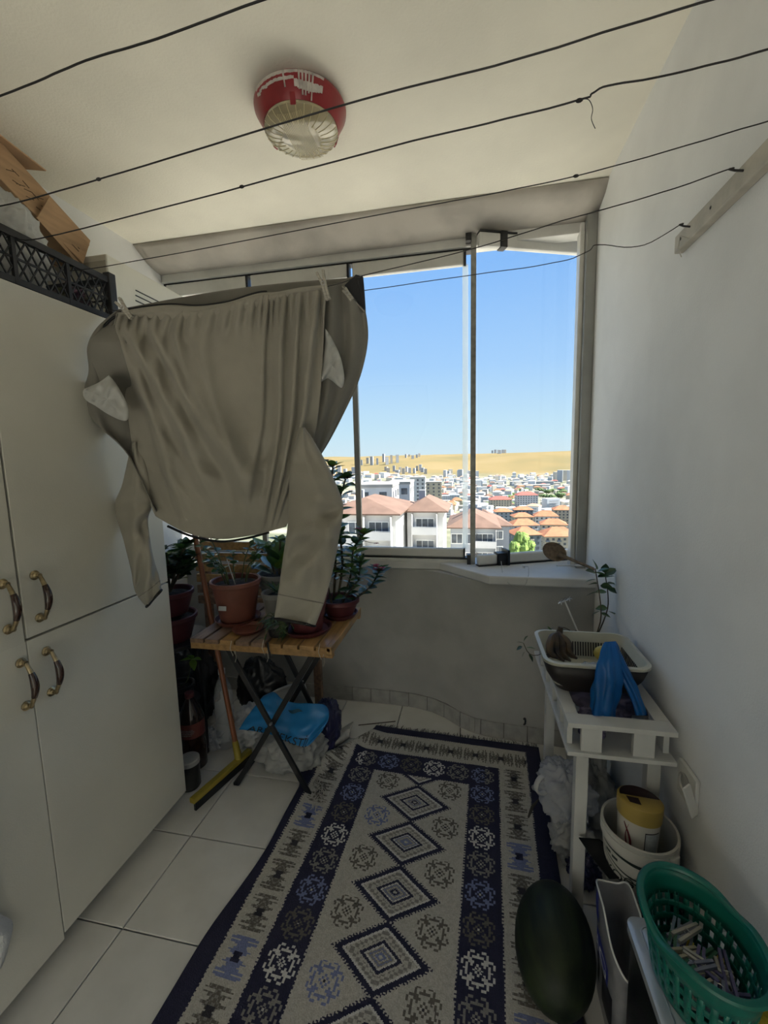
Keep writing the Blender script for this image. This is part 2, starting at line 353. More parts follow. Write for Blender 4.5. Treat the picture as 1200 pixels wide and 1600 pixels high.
def terr(u, v):
    j = round(v*(len(ds)-1)); d = ds[j]; th = lerp(-PI, PI, u); x, y = d*math.sin(th), d*math.cos(th)
    return (x, y, hill(x, y))
tm_ = bpy.data.materials.new('dry_land'); tm_.use_nodes = True; _n = tm_.node_tree.nodes; _l = tm_.node_tree.links; _bs = _n['Principled BSDF']; _bs.inputs['Roughness'].default_value = 1; _bs.inputs['Specular IOR Level'].default_value = 0
_tc = _n.new('ShaderNodeTexCoord'); _n1 = _n.new('ShaderNodeTexNoise'); _n1.inputs['Scale'].default_value = .0022; _n1.inputs['Detail'].default_value = 6; _l.new(_tc.outputs['Object'], _n1.inputs['Vector'])
_rp = _n.new('ShaderNodeValToRGB'); _l.new(_n1.outputs[0], _rp.inputs[0]); 
_ln = _n.new('ShaderNodeVectorMath'); _ln.operation = 'LENGTH'; _l.new(_tc.outputs['Object'], _ln.inputs[0])
_mr = _n.new('ShaderNodeMapRange'); _mr.inputs['From Min'].default_value = 90; _mr.inputs['From Max'].default_value = 170; _l.new(_ln.outputs['Value'], _mr.inputs[0])
_n2 = _n.new('ShaderNodeTexNoise'); _n2.inputs['Scale'].default_value = .02; _n2.inputs['Detail'].default_value = 5; _l.new(_tc.outputs['Object'], _n2.inputs['Vector'])
_rv = _n.new('ShaderNodeValToRGB'); _l.new(_n2.outputs[0], _rv.inputs[0]); _rv.color_ramp.elements[0].position = .38; _rv.color_ramp.elements[0].color = (.12, .13, .09, 1); _rv.color_ramp.elements[1].position = .6; _rv.color_ramp.elements[1].color = (.24, .23, .19, 1)
_mv = _n.new('ShaderNodeMapRange'); _mv.inputs['From Min'].default_value = 2100; _mv.inputs['From Max'].default_value = 2700; _l.new(_ln.outputs['Value'], _mv.inputs[0])
_m1 = _n.new('ShaderNodeMixRGB'); _l.new(_mv.outputs[0], _m1.inputs[0]); _l.new(_rv.outputs[0], _m1.inputs[1]); _l.new(_rp.outputs[0], _m1.inputs[2])
_m2 = _n.new('ShaderNodeMixRGB'); _l.new(_mr.outputs[0], _m2.inputs[0]); _m2.inputs[1].default_value = (.70, .66, .57, 1); _l.new(_m1.outputs[0], _m2.inputs[2]); _l.new(_m2.outputs[0], _bs.inputs['Base Color'])  # pale ground near the building, added to bounce light up to the ceiling
_rp.color_ramp.elements[0].position = .30; _rp.color_ramp.elements[0].color = (.14, .12, .065, 1); _rp.color_ramp.elements[1].position = .72; _rp.color_ramp.elements[1].color = (.195, .153, .085, 1)
_q = _rp.color_ramp.elements.new(.5); _q.color = (.175, .137, .071, 1)
ld = MB().grid(terr, na, len(ds)-1).build('ground_outside', tm_, ang=0, origin=(0, 0, 0)); tag(ld, None, None, kind='structure')

def gable_box(mb, cx, cy, z0, w, d, z1, rz, roof_h, over, roof_i, wall_i):
    mb.cur = wall_i; mb.box((cx, cy, (z0+z1)/2), (w, d, z1-z0), rz)
    R = Matrix.Rotation(rz, 3, 'Z'); mb.cur = roof_i; hw, hd = w/2+over, d/2+over; k = min(hw, hd)*.85
    rx = max(hw-k, .01) if hw >= hd else .01; ry = .01 if hw >= hd else max(hd-k, .01)
    vs = [(-hw, -hd, z1), (hw, -hd, z1), (hw, hd, z1), (-hw, hd, z1), (-hw, -hd, z1+.25*over), (hw, -hd, z1+.25*over), (hw, hd, z1+.25*over), (-hw, hd, z1+.25*over), (-rx, -ry, z1+roof_h), (rx, -ry, z1+roof_h), (rx, ry, z1+roof_h), (-rx, ry, z1+roof_h)]
    vs = [R @ Vector(p)+Vector((cx, cy, 0)) for p in vs]
    mb.add(vs, [(0, 3, 2, 1), (8, 9, 10, 11), (0, 1, 5, 4), (1, 2, 6, 5), (2, 3, 7, 6), (3, 0, 4, 7), (4, 5, 9, 8), (5, 6, 10, 9), (6, 7, 11, 10), (7, 4, 8, 11)])
def block(name, label, group, px0, px1, y_eave, y_bot, dist, wall, roof, roof_px=8, rz=0., depth=14, nf=None, cat='building', side=None):
    """apartment block standing dist metres away: walls, hipped roof and rows of windows"""
    a, c = at(px0, y_eave, 'y', dist), at(px1, y_eave, 'y', dist); w = c.x-a.x; cx = (a.x+c.x)/2; z1 = a.z; zb = min(at(px0, y_bot, 'y', dist).z, hill(cx, dist+depth/2)+1)-6
    w /= max(.5, math.cos(rz)+abs(math.sin(rz))*depth/max(w, 1)); cy = dist+depth/2
    t = thing(name, label, cat, (cx, cy, zb), group); OCC.append((cx, cy, max(w, depth)*.62))
    R = Matrix.Rotation(rz, 3, 'Z'); o = Vector((cx, cy, 0))
    mb = MB(); mb.box((cx, cy, (zb+z1)/2), (w, depth, z1-zb), rz); mb.build('wall', wall, t, smooth=False)
    if roof:
        mb = MB(); gable_box(mb, cx, cy, z1-.02, w, depth, z1, rz, roof_px*dist/FPX, .9, 0, 0); mb.build('roof', roof, t, smooth=False)
    else:
        MB().box((cx, cy, z1+.3), (w+.3, depth+.3, .6), rz).build('roof', M['flat'], t, smooth=False)
    mb = MB(); mb2 = MB(); fh = 3.0; n = nf or max(2, int((z1-zb-6)/fh)); nw = max(2, int(w/3.4)); nd = max(2, int(depth/3.6))
    for i in range(min(n, 9)):
        zz = z1-1.7-i*fh
        for j in range(nw):
            x = -w/2+(j+.5)*w/nw; mb.box(R @ Vector((x, -depth/2, 0))+o+Vector((0, 0, zz)), (1.5, .12, 1.5), rz)
            if j % 2 == 0: mb2.box(R @ Vector((x, -depth/2-.5, 0))+o+Vector((0, 0, zz-1.1)), (2.4, 1.0, .9), rz)
        for sgn in (-1, 1):
            for j in range(nd):
                mb.box(R @ Vector((sgn*w/2, -depth/2+(j+.5)*depth/nd, 0))+o+Vector((0, 0, zz)), (.12, 1.5, 1.5), rz)
    o1 = mb.build('windows', M['win'], t, smooth=False, recalc=False); o1['kind'] = 'stuff'
    if side: o2 = mb2.build('balconies', side, t, smooth=False, recalc=False); o2['kind'] = 'stuff'
    return t
GO = 'orange roofed blocks below the window'
block('apartment_block', 'nearest orange roofed block beside the green tree, grey and cream front', GO, 797, 846, 836, 872, 255, M['bg'], M['roofo'], 11, .25, 14, side=M['bc'])
block('apartment_block', 'wide cream block with orange roof directly above the wooden spoon', GO, 846, 906, 838, 872, 275, M['bc'], M['roofo'], 12, .12, 16, side=M['bg'])
block('apartment_block', 'orange roofed block just behind the nearest grey and cream one', GO, 796, 842, 821, 840, 330, M['bl'], M['roofo'], 9, .2, 14, side=M['bw'])
block('apartment_block', 'orange roofed block left of the brown roofed block at the jamb', GO, 846, 888, 820, 838, 340, M['bc'], M['roofo'], 8, -.1, 14, side=M['bw'])
block('apartment_block', 'block with dull brown roof next to the right jamb', GO, 893, 926, 824, 842, 362, M['bl'], M['roofb'], 10, .1, 14, side=M['bc'])
block('apartment_block', 'small orange roofed block in the third row on the left', GO, 800, 834, 808, 822, 400, M['bc'], M['roofo'], 6, .15, 14)
block('apartment_block', 'orange roofed white block in the middle of the third row', GO, 836, 873, 807, 822, 405, M['bw'], M['roofo'], 8, -.05, 14)
block('apartment_block', 'orange roofed block at the left end of the back row', GO, 772, 801, 800, 812, 440, M['bl'], M['roofo'], 5, .1, 14)
block('apartment_block', 'orange roofed block second from left in the back row', GO, 803, 833, 797, 808, 450, M['bg'], M['roofo'], 5, .05, 14)
block('apartment_block', 'cream block with orange roof at the right of the back row', GO, 866, 896, 797, 812, 450, M['bc'], M['roofo'], 6, .0, 14)
block('apartment_block', 'pale grey gridded block right of the cream back row block', GO, 897, 924, 800, 816, 430, M['bl'], None, 4, 0, 14)
block('apartment_block', 'big white block with red roof section in the valley', None, 806, 841, 774, 797, 640, M['bw'], M['roofr'], 5, .1, 18)
block('apartment_block', 'cream block with long red roof left of the white one', None, 764, 800, 781, 797, 610, M['bc'], M['roofr'], 5, .1, 18)
# ---- near white house with brown roofs
def facade_window(t, c, w, h, rz, nx=2):
    R = Matrix.Rotation(rz, 3, 'Z'); c = Vector(c); f = MB().box(c, (w+.2, .14, h+.2), rz).build('window', M['wfr'], t, smooth=False)
    for i in range(nx):
        ww = w/nx-.08; MB().box(c+R @ Vector((-w/2+(i+.5)*w/nx, -.06, 0)), (ww, .08, h-.08), rz).build('pane', M['win'], f, smooth=False)
def near_house(name, label, px0, px1, y_eave, dist, rz, depth, wall, roof_px, cols, balc, floors=5):
    a, c = at(px0, y_eave, 'y', dist), at(px1, y_eave, 'y', dist); w = (c.x-a.x)/math.cos(rz); cx = (a.x+c.x)/2; z1 = a.z; zb = hill(cx, dist)-2
    R = Matrix.Rotation(rz, 3, 'Z'); cen = Vector((cx, dist, 0))+R @ Vector((0, depth/2, 0))
    t = thing(name, label, 'building', (cen.x, cen.y, zb)); MB().box((cen.x, cen.y, (zb+z1)/2), (w, depth, z1-zb), rz).build('wall', wall, t, smooth=False)
    mb = MB(); gable_box(mb, cen.x, cen.y, z1-.02, w, depth, z1, rz, roof_px*dist/FPX, .7, 0, 0); mb.build('roof', M['roofb'], t, smooth=False)
    MB().box((cen.x-w*.18, cen.y+1, z1+roof_px*dist/FPX*.8), (.9, .9, 2.2), rz).build('chimney', M['bl'], t, smooth=False)
    for i in range(floors):
        zz = z1-1.7-3.0*i
        for u in cols:
            facade_window(t, R @ Vector((u*w, -depth/2, 0))+cen+Vector((0, 0, zz)), 1.7, 1.5, rz)
        for u in balc:
            p = R @ Vector((u*w, -depth/2, 0))+cen
            MB().box(p+R @ Vector((0, -.6, 0))+Vector((0, 0, zz-1.15)), (3.4, 1.25, .18), rz).build('balcony_slab', M['bw'], t, smooth=False)
            MB().box(p+R @ Vector((0, -1.18, 0))+Vector((0, 0, zz-.65)), (3.4, .08, .85), rz).build('balcony_front', M['bw'], t, smooth=False)
            MB().box(p+R @ Vector((0, -1.2, 0))+Vector((0, 0, zz-.15)), (3.4, .06, .06), rz).build('balcony_rail', M['bl'], t, smooth=False)
            for q in (-1.65, 1.65): MB().box(p+R @ Vector((q, -.6, 0))+Vector((0, 0, zz)), (.12, 1.2, 3.0), rz).build('balcony_pier', M['bw'], t, smooth=False)
            facade_window(t, p+Vector((0, 0, zz-.2)), 2.4, 2.0, rz, 3)
    return t
near_house('apartment_house', 'nearest white house with pale brown hipped roof and balconies', 505, 618, 804, 50, 0, 13, M['bw'], 24, (-.36, -.05), (.27,))
near_house('apartment_house', 'white house wing with brown roof right of the balconied house', 636, 692, 800, 57, 0, 8.5, M['bw'], 22, (), (0,))
near_house('apartment_house', 'grey walled house with brown roof left of the grey post', 704, 776, 825, 67.5, 0, 12, M['bl'], 22, (-.36, -.05), (.25,))
near_house('apartment_house', 'dark grey house with brown gabled roof right of the grey post', 738, 796, 822, 82, .12, 12, M['bg'], 18, (-.2, .2), ())
for (p0, p1, ye, yb, d, lab) in ((552, 612, 762, 800, 84, 'white flat topped house block behind the brown roofs, left of the stile'), (602, 640, 757, 800, 102, 'taller white stair tower behind the brown roofs'), (640, 664, 747, 775, 330, 'slim white tower block behind the brown roofs, left one'), (664, 690, 754, 775, 360, 'cream tower block behind the brown roofs, right one')):
    block('apartment_block', lab, None, p0, p1, ye, yb, d, M['bw'] if 'white' in lab else M['bc'], None, 0, .05, 12)
# ---- low sheds, rows of far towers, filler houses, trees
def shed(px0, px1, py, d, hgt, wall, lab):
    a, c = at(px0, py, 'y', d), at(px1, py, 'y', d); g = hill((a.x+c.x)/2, d); t = thing('warehouse', lab, 'building', ((a.x+c.x)/2, d, g)); OCC.extend([(lerp(a.x, c.x, q/8), d+15, 17) for q in range(9)])
    MB().box(((a.x+c.x)/2, d+15, g+hgt/2-2), (c.x-a.x, 30, hgt+4)).build('wall', wall, t, smooth=False)
    MB().box(((a.x+c.x)/2, d+15, g+hgt+.6), (c.x-a.x+2, 32, 1.2)).build('roof', M['flat'], t, smooth=False)
shed(798, 865, 740, 1500, 12, M['bl'], 'longest low grey warehouse roof in the valley'); shed(806, 860, 747, 1350, 9, M['bl'], 'lower grey warehouse in front of the longest one')
shed(850, 918, 777, 760, 7, M['bw'], 'white flat shed by the dry field near the jamb'); shed(735, 772, 763, 900, 8, M['bw'], 'white long shed right of the grey post'); shed(812, 850, 757, 1050, 8, M['bc'], 'yellowish shed before the green tree belt')
def unit_block(name, wall, nfl, ncol):
    """unit building: 1 x 1 footprint, height 1, with rows of windows"""
    mb = MB(); mb.cur = 0; mb.box((0, 0, .5), (1, 1, 1)); mb.cur = 1
    for i in range(nfl):
        for j in range(ncol):
            mb.box((-.5+(j+.5)/ncol, -.5, (i+.55)/nfl), (.5/ncol, .02, .45/nfl)); mb.box((-.5, -.5+(j+.5)/ncol, (i+.55)/nfl), (.02, .5/ncol, .45/nfl))
    me = bpy.data.meshes.new(name); me.from_pydata([tuple(p) for p in mb.v], [], mb.f); me.materials.append(wall); me.materials.append(FAR_HAZY[6]); me.polygons.foreach_set('material_index', mb.mi); return me
UB = [unit_block('tower', k, 9, 4) for k in (FAR_HAZY[0], FAR_HAZY[4], FAR_HAZY[5])]
def hip_unit(name, wall, roof):
    mb = MB(); gable_box(mb, 0, 0, 0, 1, .8, .72, 0, .28, .06, 1, 0); me = bpy.data.meshes.new(name); me.from_pydata([tuple(p) for p in mb.v], [], mb.f); me.materials.append(wall); me.materials.append(roof); me.polygons.foreach_set('material_index', mb.mi); return me
UH = [hip_unit('house', M['bw'], M['roofb']), hip_unit('house', M['bc'], M['roofo']), hip_unit('house', M['bw'], M['flat']), hip_unit('house', M['bl'], M['roofr'])]
rnd = random.Random(11)
def tower_row(px0, px1, d, n, h0, h1, label, group, w0=14, w1=24):
    for i in range(n):
        dd = d*rnd.uniform(.95, 1.05); p = at(lerp(px0, px1, (i+rnd.uniform(.2, .8))/n), 740, 'y', dd); g = hill(p.x, dd); w = rnd.uniform(w0, w1)
        if not free(p.x, dd, w*.66): continue
        o = bpy.data.objects.new('tower_block', rnd.choice(UB)); COL.objects.link(o); o.location = (p.x, dd, g-3); o.scale = (w, w*.8, rnd.uniform(h0, h1)); o.rotation_euler.z = rnd.uniform(-.3, .3); tag(o, label, 'building', group)
tower_row(868, 918, 1750, 12, 30, 52, 'pale tower block in the far cluster by the right jamb', 'towers by the right jamb')
tower_row(692, 738, 2300, 9, 34, 52, 'pale tower block in the far cluster left of the grey post', 'towers left of the post'); tower_row(744, 752, 2100, 3, 34, 50, 'pale tower block in the far cluster just right of the grey post', 'towers right of the post')
tower_row(600, 668, 2700, 14, 30, 48, 'tiny tower block on the far left slope below the hill', 'towers on the left slope'); tower_row(556, 625, 3300, 9, 40, 70, 'tiny tower block on the left skyline beyond the slope', 'towers on the left skyline')
tower_row(768, 792, 4350, 6, 26, 40, 'tiny tower block on the crest of the yellow hill', 'towers on the hill crest'); tower_row(630, 660, 3900, 5, 20, 36, 'tiny building on the hill ridge left of the post', 'buildings on the ridge')
tower_row(505, 556, 2600, 7, 40, 75, 'tiny tower block on the skyline seen left of the stile', 'towers left of the stile')
tower_row(640, 735, 900, 16, 14, 26, 'mid distance pale block in the valley left of the grey post', 'valley blocks left of the post', 16, 26)
for k in range(190):
    d = rnd.choice((rnd.uniform(430, 900), rnd.uniform(700, 1400), rnd.uniform(1100, 2300))); px = rnd.uniform(560, 925); p = at(px, 760, 'y', d)
    if px > 770 and d < 620: continue
    w = rnd.uniform(11, 20)*(1.25 if d > 1000 else 1)
    if not free(p.x, d, w*.66): continue
    o = bpy.data.objects.new('low_house', rnd.choice(UH)); COL.objects.link(o); o.location = (p.x, d, hill(p.x, d)-1); o.scale = (w, w, rnd.uniform(9, 17)); o.rotation_euler.z = rnd.uniform(-.5, .5)
    tag(o, 'small pitched roof house among many on the valley floor', 'house', 'valley houses')
def filler(name, mats, n, seed, dmin, dmax, lab):
    q = random.Random(seed); mb = MB()
    for k in range(n):
        d = math.exp(q.uniform(math.log(dmin), math.log(dmax))); px = q.uniform(300, 980); p = at(px, 760, 'y', d)
        if 788 < px and d < 560: continue
        if nz(p.x*.004, d*.004, 2) < -.22: continue
        w = q.uniform(9, 20)*(1+.5*(d > 1200)); g = hill(p.x, d); h_ = q.choice((6, 8, 9, 11, 14, 20))
        rz = q.uniform(-.5, .5)
        if not free(p.x, d, w*.66): continue
        if q.random() < .45: gable_box(mb, p.x, d, g-2, w, w*.8, g+h_, rz, w*.18, .6, 1+q.randrange(3), 0)
        else: mb.cur = q.choice((0, 4, 5)); mb.box((p.x, d, g+h_/2-1), (w, w*.7, h_+2), rz)
        mb.cur = 6
        for i in range(int(h_/3) if d < 1100 else 0):
            R_ = Matrix.Rotation(rz, 3, 'Z'); mb.box(Vector((p.x, d, g+1.6+3*i))+R_ @ Vector((0, -w*.4 if True else 0, 0)), (w*.7, .5, 1.1), rz)
    o = mb.build(name, mats, smooth=False, recalc=False); tag(o, lab, 'houses', kind='stuff')
M['leaf_far'] = mat('far_foliage', (.13, .20, .07), .9, var=.2, scale=.3); M['leaf_near'] = mat('near_foliage', (.22, .34, .07), .8, var=.2, scale=.6)  # lighter green for the trees near the blocks
def tree_mesh(seed, m_):
    mb = MB(); q = random.Random(seed)
    for i in range(9):
        c = Vector((q.uniform(-.35, .35), q.uniform(-.35, .35), q.uniform(.45, .85))); r = q.uniform(.2, .34)
        def f(u, v, c=c, r=r, sd=seed+i):
            t = PI*(v*.99+.005); p = Vector((math.sin(t)*math.cos(2*PI*u), math.sin(t)*math.sin(2*PI*u), math.cos(t))); return c+p*r*(1+.35*nz(p.x*3+sd, p.y*3, p.z*3))
        mb.grid(f, 10, 7, True)
    mb.tube([(0, 0, 0), (.02, 0, .3), (0, 0, .6)], [.05, .04, .02], 6); me = bpy.data.meshes.new('tree'); me.from_pydata([tuple(p) for p in mb.v], [], mb.f); me.materials.append(m_); return me
TF = [tree_mesh(s_, M['leaf_far']) for s_ in (1, 2)]; TN = tree_mesh(5, M['leaf_near'])
for (px, py, d, s_, lab) in ((815, 858, 235, 8, 'bright green tree at the foot of the nearest orange roofed block'), (804, 862, 222, 5.5, 'smaller green tree left of the bright green tree'), (828, 861, 247, 6, 'green tree right of the bright green tree')):
    p = at(px, py, 'y', d); o = bpy.data.objects.new('tree', TN); COL.objects.link(o); o.location = (p.x, d, p.z-4); o.scale = (s_, s_, s_*1.5); tag(o, lab, 'tree')
for k in range(110):
    d = rnd.uniform(930, 1230) if k < 80 else rnd.uniform(600, 900); px = rnd.uniform(796, 922) if k < 80 else rnd.uniform(700, 800); p = at(px, 760, 'y', d)
    s_ = rnd.uniform(11, 17)
    if not free(p.x, d, s_*.75): continue
    o = bpy.data.objects.new('valley_tree', rnd.choice(TF)); COL.objects.link(o); o.location = (p.x, d, hill(p.x, d)-1); o.scale = (s_*1.3, s_, s_*.8); o.rotation_euler.z = rnd.uniform(0, 6)
    tag(o, 'dark green tree in the belt across the valley' if k < 80 else 'dark green tree among the valley houses right of centre', 'tree', 'valley tree belt' if k < 80 else 'trees between the houses')

filler('distant_houses', FAR_HAZY, 3800, 4, 480, 2300, 'dense mass of small distant houses filling the valley')
# ================================================================== CABINETS
CX = -1.13; CY1 = 1.383; CY0 = -.05; DM = .85
def handle(parent, y, z0, z1):
    h = MB(); x = CX+.001
    for z in (z0, z1):
        h.lathe([(.0, 0), (.012, 0), (.013, .003), (.009, .006), (.010, .009), (.006, .012), (.006, .02)], (x, y, z), 14, Matrix.Rotation(PI/2, 3, 'Y'))
    def bow(t): return Vector((x+.018+.020*math.sin(PI*t), y, lerp(z0, z1, t)))
    h.tube([bow(t/16) for t in range(17)], [.0045+.0025*math.sin(PI*t/16) for t in range(17)], 10)
    ob = h.build('handle', M['brass'], parent); ob['label'] = 'brass bow handle with dark brown grip'
    MB().tube([bow(.22+.56*t/10) for t in range(11)], [.0068+.0028*math.sin(PI*t/10) for t in range(11)], 12).build('grip', M['ceram'], ob)
def cabinet(name, label, z0, z1, edges, hz, legs):
    t = thing(name, label, 'cabinet', (-1.41, .67, 0 if legs else z0))
    m = MB(); th = .018; X0 = XL+.005; XF = CX-.02
    m.box2((X0, CY0, z0), (XF, CY0+th, z1)); m.box2((X0, CY1-th, z0), (XF, CY1, z1)); m.box2((X0, CY0, z0), (XF, CY1, z0+th)); m.box2((X0, CY0, z1-th), (XF, CY1, z1)); m.box2((X0, CY0, z0), (X0+.006, CY1, z1)); m.box2((X0, DM-.009, z0), (XF, DM+.009, z1))
    m.build('body', M['cab'], t, smooth=False)
    MB().box2((XF-.001, CY0+.01, z0+.01), (XF+.001, CY1-.01, z1-.01)).build('shadow_gap', M['cabedge'], t, smooth=False)
    for (ya, yb, za, zb, hy) in edges:
        d = MB().box2((CX-.018, ya, za), (CX, yb, zb)).build('door', M['cab'], t, bevel=.0015, smooth=False)
        handle(d, hy, *hz)
    if legs:
        for x in (X0+.06, XF-.08):
            for y in (CY0+.06, DM, CY1-.06): MB().lathe([(.02, 0), (.02, .01), (.014, .015), (.014, .062)], (x, y, 0), 12).build('foot', M['blackp'], t)
    return t
cabinet('lower_cupboard', 'lower cream cupboard with two doors standing on the tiled floor', .062, .932, [(CY0, DM-.0012, .045, .932, DM-.022), (DM+.0012, CY1, .062, .932, DM+.046)], (.768, .885), True)
cabinet('upper_cupboard', 'upper cream cupboard with two doors stacked above the lower one', .936, 1.843, [(CY0, DM-.003, .930, 1.843, DM-.040), (DM+.003, CY1, .938, 1.843, DM+.040)], (.982, 1.098), False)
# boiler casing on the left wall
t = thing('boiler', 'cream boiler casing with three vent slots hung beside the window', 'boiler', (-1.535, 1.75, 1.45))
MB().box2((XL, 1.51, 1.45), (-1.38, 1.99, 2.195)).build('casing', mat('boiler_enamel', (.74, .72, .64), .4, var=.02), t, smooth=False, bevel=.006)
for k in range(3):
    p, q = at(212, 453+k*8, 'x', -1.378), at(262, 481+k*8, 'x', -1.378)
    MB().box2((-1.3795, p.y, p.z-.003), (-1.3775, q.y, p.z+.001)).build('vent_slot', M['blackp'], t, smooth=False)
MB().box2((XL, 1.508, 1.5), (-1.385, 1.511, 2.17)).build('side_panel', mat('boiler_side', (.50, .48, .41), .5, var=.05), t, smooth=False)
# ---- crate on the cabinet and what lies in it
KX0, KX1, KY0, KY1, KZ0, KZ1 = -1.50, -1.135, .64, 1.245, 1.845, 1.975
t = thing('plastic_crate', 'black lattice plastic crate lying on top of the cupboard', 'crate', (-1.31, .94, KZ0))
MB().box2((KX0, KY0, KZ0), (KX1, KY1, KZ0+.006)).build('bottom', M['blackp'], t, smooth=False)
def lattice(name, p0, p1):
    m = MB(); p0, p1 = Vector(p0), Vector(p1); L = (p1-p0).length; d = (p1-p0)/L; H = KZ1-KZ0
    up = Vector((0, 0, 1)); nrm = d.cross(up)
    m.bar(p0+up*.008, p1+up*.008, .008, .016); m.bar(p0+up*(H-.008), p1+up*(H-.008), .014, .018); m.bar(p0+up*H*.5, p1+up*H*.5, .004, .005)
    s = 0; st = .028
    while s < L-.001:
        for sg in (1, -1):
            a0 = s if sg > 0 else min(s+.06, L); a1 = min(s+.06, L) if sg > 0 else s
            m.bar(p0+d*a0+up*.012, p0+d*a1+up*(H-.012), .003, .004, up=nrm)
        s += st
    n = max(2, int(L/.15))
    for k in range(n+1): m.bar(p0+d*(L*k/n)+up*.0, p0+d*(L*k/n)+up*H, .010, .010, up=nrm)
    m.build(name, M['blackp'], t, smooth=False)
lattice('lattice_side', (KX1, KY0, KZ0), (KX1, KY1, KZ0)); lattice('lattice_side', (KX0, KY0, KZ0), (KX0, KY1, KZ0)); lattice('lattice_end', (KX0, KY1, KZ0), (KX1, KY1, KZ0)); lattice('lattice_end', (KX0, KY0, KZ0), (KX1, KY0, KZ0))
for x in (KX0, KX1):
    for y in (KY0, KY1): MB().box((x, y, (KZ0+KZ1)/2+.006), (.024, .028, KZ1-KZ0+.02)).build('corner_post', M['blackp'], t, smooth=False, bevel=.003)
# wrinkled bags
M['bagw'] = mat('white_film', (.74, .74, .72), .32, var=.05, scale=12, transl=.35, alpha=.86, bump=.3, bscale=30)
M['bagc'] = mat('clear_film', (.72, .73, .75), .22, var=.05, scale=12, transl=.3, alpha=.55, bump=.3, bscale=30)
M['bagg'] = mat('grey_film', (.50, .50, .47), .35, var=.08, scale=12, transl=.3, alpha=.93, bump=.3, bscale=30)
def bag(name, label, c, r, seed, m_, knot=None, group=None, wr=.09, flat=True, ridge=9, n=84, mm=48, parent=None, cat='bag'):
    mb = MB(); c = Vector(c)
    def f(u, v):
        th = PI*(v*.996+.002); a = 2*PI*u; p = Vector((math.sin(th)*math.cos(a), math.sin(th)*math.sin(a), -math.cos(th)))
        q = Vector((p.x*r[0], p.y*r[1], p.z*r[2]))
        w0 = Vector((p.x*1.6+seed, p.y*1.6, p.z*1.6)); k = 1+wr*1.5*noise.noise(w0)-wr*1.3*(.5-abs(noise.noise(w0*1.9)))-wr*.9*(.4-abs(noise.noise(w0*4.1)))-wr*.45*(.4-abs(noise.noise(w0*8.7)))
        if v > .5: k *= 1-.06*(v-.5)*math.sin(a*ridge+seed)
        q *= k
        if flat and q.z < -r[2]*.86: q.z = -r[2]*.86+(q.z+r[2]*.86)*.1
        if knot and v > .62:
            s_ = (v-.62)/.38; tgt = Vector(knot)*1.0; w = s_*s_*(3-2*s_); base = tgt+Vector((q.x, q.y, 0))*(.16+.25*max(0, s_-.75)); q = q.lerp(base, w)
        return c+q+Vector((0, 0, r[2]*.86 if flat else 0))
    mb.grid(f, n, mm, True); o = mb.build(name, m_, parent, ang=0, recalc=True)
    if parent is None: tag(o, label, cat, group)
    return o
def spout(mb_parent, m_, base, tip, w, seed):
    """bunny-ear handle of a carrier bag"""
    mb = MB(); b_, t_ = Vector(base), Vector(tip); sd = Vector((0, 1, 0)).cross(t_-b_).normalized()
    pts = [b_-sd*w, b_.lerp(t_, .5)-sd*w*.9, t_-sd*w*.3, t_+sd*w*.3, b_.lerp(t_, .5)+sd*w*.9, b_+sd*w]
    pts = [poly1(pts, k/20) for k in range(21)]
    mb.tube(pts, [w*.35*(1+.3*nz(k*.6, seed)) for k in range(21)], 8, flat=.35); return mb.build('bag_handle', m_, mb_parent, ang=0)
p = at(18, 365, 'x', -1.22)
bag('plastic_bag', 'white plastic bag bulging out of the black crate', (-1.275, 1.0, 1.853), (.125, .15, .15), 3, M['bagw'], wr=.17)
m = MB(); bx = bag('onion_bag', 'purple onions in green net at the right end of the crate', (-1.26, 1.205, 1.853), (.09, .03, .05), 8, mat('net_onions', (.16, .06, .14), .6, col2=(.09, .13, .03), var=.2, scale=14), wr=.25)
M['card'] = mat('cardboard', (.46, .29, .16), .85, var=.06, scale=10, stretch=(1, 1, 6)); M['ink'] = mat('print_ink', (.10, .06, .03), .8, var=0)
t = thing('cardboard_box', 'brown printed carton leaning behind the white bag', 'box', (-1.45, .95, 2.0))
Rb = Euler((math.radians(-24), 0, math.radians(2)), 'XYZ'); cb = Vector((-1.55, 1.315, 2.285)); Rm = Rb.to_matrix()
MB().box(cb, (.20, .40, .115), Rb).build('carton', M['card'], t, smooth=False, bevel=.002)
MB().box(cb+Rm @ Vector((.03, -.13, .075)), (.21, .19, .004), Euler((math.radians(-2), math.radians(10), math.radians(4)), 'XYZ')).build('flap', M['card'], t, smooth=False)
MB().box(cb+Rm @ Vector((.105, .10, -.02)), (.004, .19, .10), Euler((math.radians(-24), math.radians(12), math.radians(3)), 'XYZ')).build('flap', M['card'], t, smooth=False)
m = MB()
for k in range(11):
    y0 = -.10+.012*k; z0 = .02*math.sin(k*1.9)
    m.bar(cb+Rm @ Vector((.1006, y0-.012, z0-.01)), cb+Rm @ Vector((.1006, y0+.012, z0+.012*math.cos(k*2.3))), .002, .0012, up=Rm @ Vector((1, 0, 0)))
for z0 in (-.03, -.018, -.006): m.bar(cb+Rm @ Vector((.1006, .12, z0)), cb+Rm @ Vector((.1006, .17, z0)), .003, .0012, up=Rm @ Vector((1, 0, 0)))
m.build('printed_marks', M['ink'], t, smooth=False)
